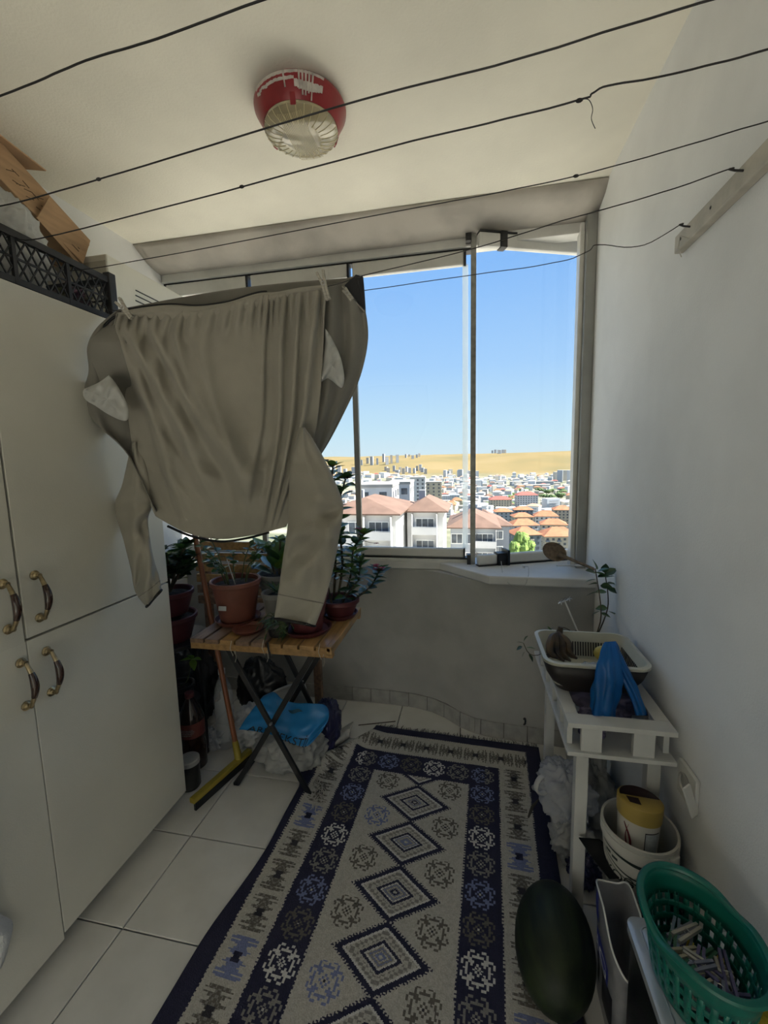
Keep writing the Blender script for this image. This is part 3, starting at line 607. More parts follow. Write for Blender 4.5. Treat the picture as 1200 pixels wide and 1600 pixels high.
# white cloth bundle peeping in low at the left
t = thing('hand_towel', 'white towel hanging at the left edge of the lower cupboard', 'towel', (-1.112, .66, .19))
def towel(u, v):
    z = lerp(.74, .195, v)+.02*u*(1-v)*0; yr = .690+.032*ridge(v-.90, .09)+.006*nz(v*9, 2); y = lerp(.60, yr, u); x = -1.108+.010*math.sin(9*u+2*v)*v+.008*nz(u*4, v*5, 6); return Vector((x, y, z+.03*(1-u)*v*0))
MB().grid(towel, 24, 50).build('cloth', mat('white_towelling', (.72, .72, .71), .95, var=.04, bump=.8, bscale=150), t, ang=0, solid=.006)
MB().tube([(CX+.001, .645, .75), (-1.105, .645, .752), (-1.098, .645, .738), (-1.102, .645, .728)], .004, 8).build('hook', M['brass'], t)
# ================================================================== CEILING LAMP
LC = Vector((-.527, 1.412, CH)); M['red'] = mat('red_enamel', (.27, .018, .024), .34, var=.08, scale=12)
t = thing('ceiling_lamp', 'round red ceiling lamp with ribbed glass and white paint drips', 'lamp', LC-Vector((0, 0, .105)))
MB().lathe([(.115, 0), (.115, -.014), (.140, -.016), (.143, -.022), (.142, -.030), (.120, -.070), (.116, -.076), (.110, -.074), (.104, -.02)], LC, 56).build('housing', M['red'], t)
M['lens'] = mat('amber_glass', (.66, .57, .36), .10, var=.1, scale=14, trans=.5, spec=.6, coat=.5)
MB().lathe([(.114, -.070), (.115, -.084), (.106, -.092), (.085, -.100), (.05, -.105), (.0005, -.107)], LC, 56).build('glass_dome', M['lens'], t)
m = MB()
for k in range(-7, 8):
    x = k*.0052; m.tube([LC+Vector((x, y, -.1075+.20*(x*x+y*y)+ (.6*max(0, math.hypot(x, y)-.09)))) for y in [-.10+.2*q/14 for q in range(15)]], .0006, 5)
for k in range(28):
    a = 2*PI*k/28; m.tube([LC+Vector((r*math.cos(a), r*math.sin(a), z)) for r, z in ((.1152, -.084), (.1065, -.0925), (.085, -.1005), (.062, -.104))], .0010, 5)
o = m.build('glass_ribs', mat('amber_rib', (.60, .52, .32), .15, var=0, coat=.4), t); o['kind'] = 'stuff'
MB().lathe([(.03, -.012), (.104, -.06)], LC, 32).build('reflector', mat('lamp_inside', (.66, .60, .44), .35, var=.1, metal=.3), t)
MB().sphere(LC+Vector((0, 0, -.05)), (.022, .022, .03)).build('bulb', mat('frosted_bulb', (.8, .78, .7), .3, var=0), t)
for a in (math.radians(160), math.radians(40), math.radians(-80)):
    d = Vector((math.cos(a), math.sin(a), 0)); MB().bar(LC+d*.122+Vector((0, 0, -.062)), LC+d*.113+Vector((0, 0, -.088)), .016, .005, up=d).build('clip', M['red'], t, smooth=False)
M['splash'] = mat('dried_white_paint', (.60, .55, .50), .7, var=.1, scale=40)
m = MB()
def onhousing(a, k):  # k 0 at ceiling rim, 1 at glass
    r = lerp(.1425, .120, max(0, (k-.12)/.88)); z = lerp(-.020, -.070, k); return LC+Vector((r*math.cos(a), r*math.sin(a), z))
for k in range(26):
    a = math.radians(-132+k*3.6); e = .40+.10*nz(k*.5, 1)
    if k > 15: e = .62+.16*math.sin((k-15)/11*PI)
    vs = [onhousing(a-.032, .02), onhousing(a+.032, .02), onhousing(a+.032, e), onhousing(a-.032, e)]; cen = LC+Vector((0, 0, -.03))
    m.add([v+(v-cen).normalized()*.0022 for v in vs], [(0, 1, 2, 3)])
for k, (a, e) in enumerate(((-88, .66), (-66, .95), (-62, .95), (-54, 1.1), (-70, .75), (-58, .85))):
    a = math.radians(a); m.tube([onhousing(a, e*q/5)*1.0+Vector((math.cos(a), math.sin(a), -.3))*.0015 for q in range(6)], [.003, .003, .0025, .002, .002, .0026], 6)
m.build('paint_splash', M['splash'], t, ang=0)
# ================================================================== CLOTHES LINES
M['wire'] = mat('black_line', (.012, .011, .011), .6, var=0)
t = thing('line_rail', 'painted wooden rail with hooks on the right wall', 'rail', (XR-.012, .9, 1.90))
MB().box2((XR-.022, .45, 1.902), (XR, 1.335, 1.945)).build('board', mat('rail_paint', (.52, .48, .40), .6, var=.1, scale=14, bump=.2), t, smooth=False, bevel=.003)
for y in (1.262, 1.052, .90, .765): 
    MB().tube([(XR-.020, y-.01, 1.93), (XR-.034, y-.004, 1.936), (XR-.04, y+.004, 1.944), (XR-.03, y+.010, 1.948)], .0022, 6).build('hook', M['wire'], t)
MB().tube([(XR-.023, 1.255, 1.905), (XR-.03, 1.285, 1.925), (XR-.03, 1.292, 1.90), (XR-.024, 1.285, 1.875)], .0012, 5).build('wire_end', mat('pale_wire', (.5, .47, .4), .6, var=0), t)
for y in (1.16, 1.30): MB().sphere((XR-.0225, y, 1.925), (.001, .004, .004), 8, 6).build('nail', M['wire'], t)
def line(label, pts, r=.0014, knots=(), tail=None):
    o = thing('clothes_line', label, 'clothes line', pts[0], 'washing lines under the ceiling'); n = 60
    pp = [poly1(pts, k/n) for k in range(n+1)]; pp = [p+Vector((0, 0, .0018*nz(k*.35, len(label)))) for k, p in enumerate(pp)]
    MB().tube(pp, r, 6).build('line', M['wire'], o)
    for k in knots: MB().sphere(poly1(pts, k), (.006, .003, .0032), 8, 6).build('knot', M['wire'], o)
    if tail: MB().tube(tail, .0006, 5).build('loose_end', M['wire'], o)
Z = 1.94
def Lz(px, py, z=Z): return at(px, py, 'z', z)
line('washing line closest to the camera, crossing the top left corner', [(-1.68, .69, 2.0), (-1.1, .63, 1.955), Lz(0, 150), Lz(130, 96), Lz(235, 64), Lz(410, 0), (.1, .52, 1.935), (.525, .50, 1.94)])
line('long washing line running just under the red lamp', [(-1.68, .88, 2.0), (-1.2, .835, 1.975), Lz(0, 322), Lz(185, 271), Lz(540, 163), Lz(800, 95), Lz(1110, 0), (.525, .655, 1.94)], knots=(.41,))
tl = at(910, 155, 'z', Z)
line('washing line with a thin loose end hanging near the right wall', [(-1.68, 1.03, 2.0), (-1.2, .962, 1.972), Lz(60, 373), Lz(290, 315), Lz(600, 232), Lz(760, 193), Lz(905, 157), Lz(925, 146), Lz(950, 134), Lz(1020, 122), Lz(1100, 104), Lz(1200, 77), (.525, .752, 1.94)], knots=(.275, .5), tail=[poly1([tl, at(920, 156, 'y', tl.y), at(926, 170, 'y', tl.y), at(924, 186, 'y', tl.y), at(930, 201, 'y', tl.y)], k/20) for k in range(21)])
line('straight thin washing line ending in front of the boiler corner', [(-1.68, 1.20, 2.01), (-1.25, 1.135, 1.985), Lz(140, 420), Lz(600, 334), Lz(900, 275), (.52, .92, 1.943)], r=.0011, knots=(.8,))
E1, E2 = at(190, 487, 'y', 1.17), at(505, 449, 'y', 1.16)
line('washing line carrying the front hem of the jacket', [(-1.68, 1.26, 1.99), (-1.2, 1.19, 1.90), E1, (lerp(E1.x, E2.x, .5), 1.165, E1.z-.012), E2, at(570, 430, 'y', 1.15), at(730, 391, 'y', 1.125), at(870, 348, 'y', 1.10), at(1020, 305, 'y', 1.075), (.515, 1.055, 1.945)], r=.0012)
line('washing line nearest the window, kinked at its right end', [(-1.68, 1.42, 1.98), (-1.2, 1.36, 1.91), (-.7, 1.33, 1.87), at(575, 453, 'y', 1.32), at(750, 428, 'y', 1.32), at(870, 410, 'y', 1.315), at(918, 393, 'y', 1.30), at(935, 382, 'y', 1.30), at(1000, 385, 'y', 1.29), (.515, 1.262, 1.945)], r=.0011)
# ================================================================== JACKET hung upside down
JC = (.40, .375, .315)
M['jack'] = mat('jacket_jersey', JC, .85, var=.05, scale=5, bump=.25, bscale=420, sheen=.15, transl=.12)
M['jackd'] = mat('jacket_outside', (.25, .235, .205), .85, var=.05, scale=6, bump=.25, bscale=420, sheen=.1, transl=.06)
M['jblack'] = mat('black_trim', (.012, .012, .014), .7, var=0)
M['lining'] = mat('white_pocket_lining', (.70, .70, .67), .85, var=.04, scale=14, bump=.2, bscale=300, transl=.25)
jk = thing('jacket', 'beige sweat jacket hung upside down and inside out on the lines', 'jacket', (-.66, 1.2, .92), None)
TOPF = [(183, 489), (225, 486), (270, 486), (310, 486), (355, 476), (403, 463), (432, 459), (470, 453), (510, 448)]
LF = [(183, 489), (176, 525), (183, 580), (198, 640), (206, 690), (214, 735), (243, 806)]
RF = [(510, 448), (506, 510), (503, 575), (498, 640), (488, 695), (472, 760), (447, 823)]
BF = [(243, 806), (270, 822), (300, 835), (345, 842), (395, 836), (425, 829), (447, 823)]
def coons(T, B, L, R, u, v):
    t, b_, l, r = poly1(T, u), poly1(B, u), poly1(L, v), poly1(R, v)
    return (1-v)*t+v*b_+(1-u)*l+u*r-((1-u)*(1-v)*Vector(T[0])+u*(1-v)*Vector(T[-1])+(1-u)*v*Vector(B[0])+u*v*Vector(B[-1]))
V2 = lambda pts: [Vector((x, y)) for x, y in pts]
TOPF, LF, RF, BF = V2(TOPF), V2(LF), V2(RF), V2(BF)
def crease(d, w):   # one-sided fold: steep on one flank, soft on the other
    return math.exp(-(d/w)**2) if d > 0 else math.exp(-(d/(w*.38))**2)
def front_depth(u, v):
    y = 1.16
    y -= .050*math.sin(PI*u)*math.sin(PI*min(1, v*.9+.05))                                    # belly towards the camera
    y += .010*math.sin(2*PI*(21*u+.9*math.sin(8*u)))*math.exp(-((v-.08)/.075)**2)              # gathers under the hem
    y += .007*math.sin(2*PI*(9*u+.3+.8*math.sin(5*u)))*ss(.05, .2, v)*(1-ss(.25, .6, v))
    for k, (u0, sl, am, w) in enumerate(((.03, .52, .050, .06), (.13, .60, .044, .055), (.01, .28, .042, .045), (.24, .46, .030, .06), (.36, .30, .018, .05))):
        y -= am*crease(u-(u0+sl*v**1.2), w*(.7+v))*ss(.03, .22, v)*(1-ss(.70, 1, v))          # drag folds from the left peg
    for k, (u0, sl, am, w) in enumerate(((.96, -.10, .030, .030), (.88, -.07, .032, .032), (.80, -.06, .026, .03), (.70, -.09, .018, .035))):
        y -= am*crease((u0+sl*v)-u, w)*ss(.0, .12, v)*(1-ss(.8, 1, v))                          # vertical pleats on the right
    for off, am in ((-.16, .008), (.02, .018), (.16, .015)):                                      # swags across the belly
        y -= am*crease(v-.42-off-.34*(1-(2*u-1.06)**2), .10)*ss(.08, .35, u)*(1-ss(.7, .92, u))
    y += .012*nz(u*3, v*3.5, 3)+.003*nz(u*9, v*11, 7)+.0018*nz(u*26, v*28)
    return y
def front(u, v):
    q = coons(TOPF, BF, LF, RF, u, v); y = front_depth(u, v)
    return at(q.x, q.y, 'y', y)
MB().grid(front, 130, 110).build('front_panel', M['jack'], jk, ang=0, solid=.0025, recalc=False)
# ribbed hem (folded over the line), edge piping
TB = V2([(190, 487), (225, 481), (265, 477), (310, 479), (355, 473), (403, 459), (432, 457), (470, 450), (508, 446)])
GB = V2([(190, 492), (222, 495), (265, 501), (308, 504), (355, 494), (403, 482), (432, 470), (470, 458), (508, 452)])
def hem(u, v):
    a, b_ = poly1(TB, u), poly1(GB, u); q = a.lerp(b_, v); return at(q.x, q.y, 'y', 1.160-.012*math.sin(PI*v)+(.004 if v < .5 else 0)+.002*math.sin(2*PI*23*u)*v)
MB().grid(hem, 90, 8).build('hem_band', M['jack'], jk, ang=0, solid=.003, recalc=False)
MB().tube([at(*(poly1(TB, .02+.66*k/50)+Vector((0, -1))), 'y', 1.175) for k in range(51)], .0042, 6).build('piping', M['jblack'], jk)
MB().tube([at(*poly1(V2([(200, 486), (175, 498), (158, 515), (146, 533), (140, 540)]), k/14), 'y', lerp(1.18, 1.12, k/14)) for k in range(15)], .0035, 6).build('piping', M['jblack'], jk)
# side and back panels
ROUT = V2([(556, 434), (570, 480), (575, 530), (563, 588), (540, 640), (513, 692), (480, 745), (449, 812)])
LOUT = V2([(184, 484), (152, 512), (137, 542), (139, 580), (131, 618), (148, 660), (196, 704), (241, 795)])
def rside(u, v):
    a = poly1(RF, v)+Vector((-3, 0)); b_ = poly1(ROUT, v); q = a.lerp(b_, u); y = 1.18+.12*u*(1-.55*v)
    y += .014*math.sin(2*PI*(2.2*u+.2))*(1-v)*ss(0, .1, v)+.010*nz(u*3, v*4, 9); return at(q.x, q.y, 'y', y)
MB().grid(rside, 40, 80).build('side_panel', M['jackd'], jk, ang=0, solid=.0025, recalc=False)
def lside(u, v):
    a = poly1(LF, v)+Vector((4, 0)); b_ = poly1(LOUT, v); q = a.lerp(b_, u); y = 1.185-(.025+.078*ss(0, 1, u))*(1-.45*v)*ss(.0, .3, v)
    y += (.012*math.sin(2*PI*(1.7*u+.1+.4*v))*(1-v*.6)*ss(0, .1, v)+.008*nz(u*3, v*5, 4))*(1-u*.7); return at(q.x, q.y, 'y', y)
MB().grid(lside, 40, 80).build('side_panel', M['jackd'], jk, ang=0, solid=.0025, recalc=False)
def backp(u, v):
    a = poly1(LOUT, v); b_ = poly1(ROUT, v); q = a.lerp(b_, u); q.y += -8*math.sin(PI*u)*(1-v)+22*math.sin(PI*u)*v; ya = 1.225-.133*ss(0, .28, v)+.10*ss(.3, 1, v); yb = 1.30-.066*v
    return at(q.x, q.y, 'y', lerp(ya, yb, ss(0, .5, u)*.8+.2*u)+.012*math.sin(PI*u)+.008*nz(u*6, v*4, 2)*math.sin(PI*u))
MB().grid(backp, 60, 60).build('back_panel', M['jackd'], jk, ang=0, solid=.0025, recalc=False)
MB().tube([at(*poly1(V2([(262, 822), (300, 838), (345, 846), (385, 841), (420, 832)]), k/24), 'y', 1.19) for k in range(25)], .004, 6).build('collar_trim', M['jblack'], jk)
# black lined corner with zip at the right
m = MB(); cp = [(538, 446), (556, 429), (567, 432), (569, 455), (571, 486)]
m.slab([at(x, y, 'y', yy) for (x, y), yy in zip(cp, (1.235, 1.27, 1.285, 1.29, 1.29))], (0, .006, 0)); m.build('lined_corner', M['jblack'], jk, smooth=False)
m = MB(); zp = [at(*poly1(V2([(536, 449), (545, 462), (556, 473), (569, 487)]), k/12), 'y', 1.24+.045*k/12) for k in range(13)]; m.tube(zp, .0028, 6)
for k in range(0, 12): m.box(zp[k], (.008, .002, .003), Euler((0, .8, 0)))
m.build('zip', mat('zip_metal', (.45, .43, .38), .4, metal=.7, var=0), jk)
# sleeves
def sleeve(LP, RP, yc, thick, seed, cuff_from, n=40, rows=64):
    LP, RP = V2(LP), V2(RP)
    def pt(u, v):
        a, b_ = poly1(LP, v), poly1(RP, v); ang = 2*PI*u; c = (a+b_)/2; h_ = (b_-a)/2
        wr = .16*nz(u*3+seed, v*6, 1)+.10*nz(u*7, v*14+seed)+.10*math.sin(v*26+4*math.sin(ang)+3*nz(u*3, v*4, seed)+seed)*ss(.2, .6, v)
        k = math.cos(ang); q = c+h_*k; d = -math.sin(ang)*thick*(1+4*wr)*(.55+.45*math.sin(PI*min(1, v+.25)))
        cr = .013*math.sin(17*v+3.2*math.cos(ang)+seed+2*nz(u*2, v*3, seed))*ss(.25, .5, v)+.010*crease(math.cos(ang)+.25-.9*v, .35)
        return at(q.x+ (h_.length*wr*.3*math.sin(ang)), q.y, 'y', yc(v)+d-cr)
    MB().grid(pt, n, rows, True).build('sleeve', M['jack'], jk, ang=0, solid=.002, recalc=False)
    def cf(u, v): return pt(u, lerp(cuff_from, 1.0, v))
    c0 = [cf(k/n, 1.0) for k in range(n)]
    MB().tube(c0, .0045, 6, closed=True).build('cuff_trim', M['jblack'], jk)
    c1 = [cf(k/n, 0.0) for k in range(n)]; MB().tube(c1, .0022, 5, closed=True).build('cuff_seam', M['jackd'], jk)
sleeve([(470, 668), (456, 715), (452, 770), (450, 820), (443, 870), (436, 920), (429, 966)], [(476, 668), (505, 715), (533, 778), (534, 812), (522, 880), (508, 935), (492, 978)], lambda v: 1.115+.0*v, .042, 2, .86)
sleeve([(206, 690), (192, 755), (180, 792), (194, 846), (205, 890), (212, 925), (229, 948)], [(219, 690), (237, 755), (236, 792), (231, 815), (238, 865), (248, 900), (252, 922)], lambda v: 1.175-.03*v, .035, 6, .88)
# pulled-out pockets
def pocket(poly, y0, seed):
    P2 = V2(poly); m = MB(); c = sum((p for p in P2), Vector((0, 0)))/len(P2); n = 44
    loop = [poly1(P2+[P2[0]], k/n) for k in range(n)]
    def pt(u, v):
        k = int(round(u*n)) % n; q = c.lerp(loop[k], math.sin(PI*v)**.8 if 0 < v < 1 else 0); d = .022*math.cos(PI*v)*(1+1.2*nz(q.x*.06, q.y*.06, seed))
        return at(q.x, q.y, 'y', y0-d+.014*nz(q.x*.10, q.y*.06, seed)+.006*math.sin(q.x*.35+q.y*.2))
    m.grid(pt, n, 18, True); o = m.build('pocket', M['lining'], jk, ang=0, recalc=False); o['label'] = 'white pocket lining pulled inside out'
pocket([(170, 586), (182, 600), (196, 625), (201, 640), (200, 655), (190, 657), (170, 648), (150, 635), (133, 624), (130, 610), (140, 604), (155, 597)], 1.072, 1)
pocket([(508, 513), (516, 524), (527, 545), (534, 565), (538, 590), (535, 605), (529, 604), (520, 596), (511, 592), (499, 597), (503, 575), (507, 545)], 1.185, 5)
# clothes pegs
M['pegw'] = mat('weathered_peg', (.50, .47, .40), .7, var=.12, scale=40, stretch=(1, 1, 4)); M['steel'] = mat('steel', (.5, .5, .5), .3, metal=1, var=0)
def peg(label, a, b_, open_=.006, mt=None, name='clothes_peg', group=None, cat='clothes peg'):
    a, b_ = Vector(a), Vector(b_); d = (b_-a).normalized(); s_ = d.cross(Vector((0, 1, 0))).normalized(); o = thing(name, label, cat, b_, group); L = (b_-a).length
    for sg in (-1, 1):
        pr = [a+s_*sg*(.003+open_), a+d*L*.45+s_*sg*.0035, b_+s_*sg*.0035]
        m = MB(); m.bar(pr[0], pr[1], .006, .010, up=Vector((0, 1, 0))); m.bar(pr[1], pr[2], .006, .010, up=Vector((0, 1, 0))); m.build('prong', mt or M['pegw'], o, smooth=False)
    MB().tube([a+d*L*.45+Vector((0, -.007, 0))+s_*.005*math.cos(q)+d*.005*math.sin(q) for q in [2*PI*k/10 for k in range(10)]], .0012, 5, closed=True).build('spring', M['steel'], o)
peg('pale wooden peg clipping the hem at the right of the jacket', at(500, 424, 'y', 1.135), at(513, 468, 'y', 1.135))
peg('grey wooden peg clipping the hem at the left of the jacket', at(184, 469, 'y', 1.145), at(206, 497, 'y', 1.145))
peg('small peg clipped on the zip by the black corner', at(538, 452, 'y', 1.225), at(550, 468, 'y', 1.23), .002)
# ================================================================== RUG
CREAM, NAVY, BROWN, BLUE, GREY, WHITE = (.44, .42, .37), (.016, .016, .042), (.115, .105, .085), (.16, .19, .34), (.22, .21, .19), (.58, .57, .54)
DARK = (.025, .024, .03)
QF = ["o.#..##.", ".#...#..", "#..#.#.#", "..###..#", "...####.", "###.#...", "#...#...", "..##...."]
CS = .0062
def flake(dx, dy, s=1.0):
    i, j = int(abs(dx)/(CS*s)+.5), int(abs(dy)/(CS*s)+.5)
    return QF[j][i] if i < 8 and j < 8 else ' '
SIDEW = [1, 3, 5, 6, 4, 3, 5, 7, 2, 7, 6]
def side_motif(a, c):      # a along the border, c across it
    j = int(abs(a)/.0050+.5); i = abs(c)/.0050
    if j == 0 and i < 2: return DARK
    if j > 10: return None
    w = SIDEW[j]+ (1 if j in (3, 7, 9) else 0)
    if i > w*1.05: return None
    if j <= 2 and i < 2.5: return DARK
    return BROWN if (int(i)+j) % 3 else GREY
def rug_col(x, y):         # x from the centre line, y from the far edge inwards
    ax = abs(x); saw = .004*(int((y if ax > .2 else x)/.0052) % 2)
    far = y
    if ax > .450+saw or far < .045+saw: return NAVY
    inx = ax < .333; 
    if ax > .333-saw or far < .185-saw:                      # cream border with dark spiky motifs
        cols = (BROWN,)
        if far < .118+.06 and ax < .45 and far < .185:
            k = round(x/.1135); m_ = side_motif(x-k*.1135, far-.118)
        else:
            k = round((far-.235)/.1215); m_ = side_motif((far-.235)-k*.1215, ax-.392)
            if m_ and (k % 4) == 3: m_ = BLUE if m_ != DARK else NAVY
        return m_ or CREAM
    if ax > .205+saw or far < .305+saw:                      # navy band with hooked flakes
        if far < .303 and ax < .27:
            k = round((x-.052)/.104); c = flake(x-.052-k*.104, far-.243)
        else:
            k = round((far-.243)/.1035); c = flake(ax-.262, far-.243-k*.1035)
            k += 0 if x < 0 else 1
        if c == '#': return (WHITE, BROWN, BLUE, BROWN)[k % 4] if (k % 4) != 1 else GREY
        if c == 'o': return CREAM
        return NAVY
    # cream field: chain of stepped diamonds, flakes between them
    k = round((far-.448)/.1825); dx, dy = ax, abs(far-.448-k*.1825)
    t_ = dx/.142+dy/.0965; tooth = .075*((int((dx-dy*1.4)/.0072) % 2))
    if k >= 0 or True:
        if t_ < 1.0+tooth-.04:
            if t_ > .80: return NAVY
            if t_ > .73: return WHITE
            if t_ > .44: return GREY if (int(dx/.011)+int(dy/.008)) % 2 and t_ > .5 else CREAM
            if t_ > .34: return NAVY
            if t_ > .30: return WHITE
            if t_ > .12: return (GREY, BLUE, GREY, CREAM)[(k+int(t_*30)) % 4]
            return (NAVY, BLUE)[k % 2] if t_ > .06 else CREAM
    k2 = round((far-.357)/.1815); c = flake(ax-.131, far-.357-k2*.1815, 1.02)
    if c == '#': return BLUE if (k2 % 3 == 1 and x < 0) else BROWN
    if c == 'o': return DARK
    return CREAM
RUGA = -.045; RC = Vector((-.196, 1.985, 0)); rot = Matrix.Rotation(RUGA, 3, 'Z')
RL = 1.75
def rug_left(far):         # the left edge runs in towards the folded far corner
    return -.515+.235*(1-ss(0., .48, far)) + .035*ss(.4, .5, far)*(1-ss(.75, 1.1, far))
NX, NY = 320, 540; vs = []; fs = []; cols = []
def rug_z(x, far):
    e = x-rug_left(far); z = .0085+.0015*nz(x*8, far*8)
    z += .045*ridge(far-.34, .17)*ridge(e, .05)+.018*ridge(far-.12, .08)*ridge(e, .05)+.012*ridge(far-.62, .1)*ridge(e, .04)
    return z
for j in range(NY+1):
    far = RL*j/NY; xl = rug_left(far)
    for i in range(NX+1):
        x = lerp(xl, .515, i/NX); p = rot @ Vector((x, -far, 0))+RC; vs.append((p.x, p.y, rug_z(x, far)))
for j in range(NY):
    far = RL*(j+.5)/NY; xl = rug_left(far)
    for i in range(NX):
        x = lerp(xl, .515, (i+.5)/NX)
        if far < .45: xs_ = x if x > -.25 or True else x
        c = rug_col(x, far); g = 1+.22*(random.random()-.5); cols.append(tuple(q*g for q in c)+(1,))
        a = j*(NX+1)+i; fs.append((a, a+1, a+NX+2, a+NX+1))
rug = thing('kilim_rug', 'navy and cream patterned kilim rug lying on the tiles', 'rug', (RC.x, RC.y-.8, 0))
me = bpy.data.meshes.new('pile'); me.from_pydata([(x-rug.location.x, y-rug.location.y, z) for x, y, z in vs], [], fs)
at_ = me.color_attributes.new('pattern', 'FLOAT_COLOR', 'CORNER'); at_.data.foreach_set('color', [c for q in cols for _ in range(4) for c in q])
me.materials.append(mat('wool_weave', (.5, .5, .5), .95, attr='pattern', var=.05, scale=90, bump=.6, bscale=260)); me.polygons.foreach_set('use_smooth', [True]*len(me.polygons))
o = bpy.data.objects.new('pile', me); COL.objects.link(o); o.parent = rug; ORG[o.name] = Vector(rug.location)
md = o.modifiers.new('thickness', 'SOLIDIFY'); md.thickness = .006; md.offset = -1
M['wool'] = mat('cream_wool', (.48, .46, .41), .95, var=.08, scale=60)
m = MB()
for k in range(170):
    x = lerp(-.27, .512, k/169)+random.uniform(-.002, .002); p = rot @ Vector((x, 0, 0))+RC; d = rot @ Vector((random.uniform(-.012, .012), random.uniform(.018, .045), 0))
    m.tube([p+Vector((0, 0, .006)), p+d*.5+Vector((0, 0, .005+random.random()*.005)), p+d+Vector((0, 0, .003))], .0011, 4, cap=False)
o = m.build('fringe', mat('dark_fringe', (.06, .055, .05), .95, var=.1), rug, ang=0); o['kind'] = 'stuff'
# selvedge cord along the lifted left edge and folded corner
m = MB(); m.tube([rot @ Vector((rug_left(f_), -f_, 0))+RC+Vector((0, 0, rug_z(rug_left(f_), f_)+.002+.004*nz(f_*12, 1))) for f_ in [.08+.5*k/40 for k in range(41)]], .0034, 6); m.build('selvedge', M['wool'], rug)
m = MB()
def flap(u, v):
    p = at(lerp(516, 552, u)-8*v, lerp(1150, 1128, u)+lerp(0, 26, v), 'z', .03+.03*math.sin(PI*v)+.012*nz(u*3, v*3)); return p
m.grid(flap, 14, 12); m.build('folded_corner', M['wool'], rug, ang=0, solid=.006)
m = MB()
for k in range(40):
    p = at(496+random.uniform(-6, 10), 1215+k*.9, 'z', .03); m.tube([p, p+Vector((random.uniform(-.02, .01), random.uniform(-.02, .02), -.004)), p+Vector((random.uniform(-.03, .02), random.uniform(-.05, -.0), -.015))], .0012, 4, cap=False)
o = m.build('loose_threads', M['wool'], rug, ang=0); o['kind'] = 'stuff'
tag(MB().tube([at(560, 1133, 'z', .004), at(590, 1130, 'z', .006), at(618, 1127, 'z', .005)], .0022, 6).build('twig', mat('twig', (.08, .06, .04), .9, var=.1)), 'thin dark twig on the tiles by the rug corner', 'twig')
tag(MB().tube([at(845, 1245, 'z', .012), at(832, 1260, 'z', .016), at(826, 1276, 'z', .014), at(824, 1286, 'z', .012)], [.003, .006, .005, .001], 6, flat=.4).build('dry_leaf', mat('dry_leaf', (.06, .05, .035), .8, var=.1)), 'curled dark dry leaf on the right border of the rug', 'leaf')
# ================================================================== WATERMELON
wm = bpy.data.materials.new('melon_rind'); wm.use_nodes = True; N_ = wm.node_tree.nodes; L_ = wm.node_tree.links; bs = N_['Principled BSDF']; bs.inputs['Roughness'].default_value = .55; bs.inputs['Specular IOR Level'].default_value = .3
tc = N_.new('ShaderNodeTexCoord'); nn = N_.new('ShaderNodeTexNoise'); nn.inputs['Scale'].default_value = 18; nn.inputs['Detail'].default_value = 6; mp = N_.new('ShaderNodeMapping'); mp.inputs['Scale'].default_value = (1.6, .25, 1.6); L_.new(tc.outputs['Object'], mp.inputs[0]); L_.new(mp.outputs[0], nn.inputs['Vector'])
rp = N_.new('ShaderNodeValToRGB'); rp.color_ramp.elements[0].position = .4; rp.color_ramp.elements[0].color = (.006, .010, .005, 1); rp.color_ramp.elements[1].position = .75; rp.color_ramp.elements[1].color = (.030, .042, .018, 1); L_.new(nn.outputs[0], rp.inputs[0]); L_.new(rp.outputs[0], bs.inputs['Base Color'])
t = thing('watermelon', 'dark green oblong watermelon resting on the right edge of the rug', 'watermelon', (.216, 1.03, .009))
Mr = Matrix.Rotation(-.12, 3, 'Z') @ Matrix.Rotation(.05, 3, 'X'); MB().sphere((.218, 1.035, .107), (.099, .150, .098), 40, 26, Mr).build('rind', wm, t)
e = Vector((.218, 1.035, .107))+Mr @ Vector((0, .150, 0)); MB().tube([e-Vector((0, .004, 0)), e+Vector((.003, .008, .003)), e+Vector((.010, .014, .008))], [.007, .004, .003], 8).build('stalk', mat('dry_stalk', (.12, .09, .04), .9, var=.1), t)
# ================================================================== FOLDING TABLE
TZ = .70; TX0, TX1, TY0, TY1 = -1.085, -.497, 1.415, 1.85
M['pine'] = mat('varnished_pine', (.42, .24, .085), .4, var=.12, scale=9, stretch=(6, .8, 6), coat=.2); M['pined'] = mat('worn_pine', (.25, .155, .10), .5, var=.15, scale=9, stretch=(6, .8, 6)); M['blackm'] = mat('black_steel_tube', (.012, .012, .013), .4, var=0)
t = thing('folding_table', 'slatted wooden folding table with crossed black legs', 'table', (-.79, 1.63, 0))
ns = 9; wS = (TX1-TX0)/ns
for k in range(ns):
    MB().box2((TX0+k*wS+.004, TY0, TZ-.018), (TX0+(k+1)*wS-.004, TY1, TZ)).build('slat', M['pined'] if k in (0, 1, 3, 4) else M['pine'], t, smooth=False, bevel=.003)
MB().box2((TX0, TY0+.008, TZ-.045), (TX1, TY0+.032, TZ-.018)).build('rail', M['pine'], t, smooth=False, bevel=.002); MB().box2((TX0, TY1-.032, TZ-.045), (TX1, TY1-.008, TZ-.018)).build('rail', M['pine'], t, smooth=False, bevel=.002)
MB().box2((TX1-.022, TY0, TZ-.03), (TX1, TY1, TZ+.002)).build('edge_slat', M['pine'], t, smooth=False, bevel=.003)
for (y, fl) in ((1.455, 0), (1.80, 1)):
    for (xa, xb) in ((-.945, -.645), (-.585, -.985)):
        MB().bar((xa, y+(.013 if xa > -.7 else 0), TZ-.045), (xb, y+(.013 if xa > -.7 else 0)+.05*(1-fl), .004), .022, .012, up=(0, 1, 0)).build('leg', M['blackm'], t, smooth=False, bevel=.002)
    MB().sphere((-.785, y+.015, .335), (.006, .012, .006), 8, 6).build('rivet', M['steel'], t)
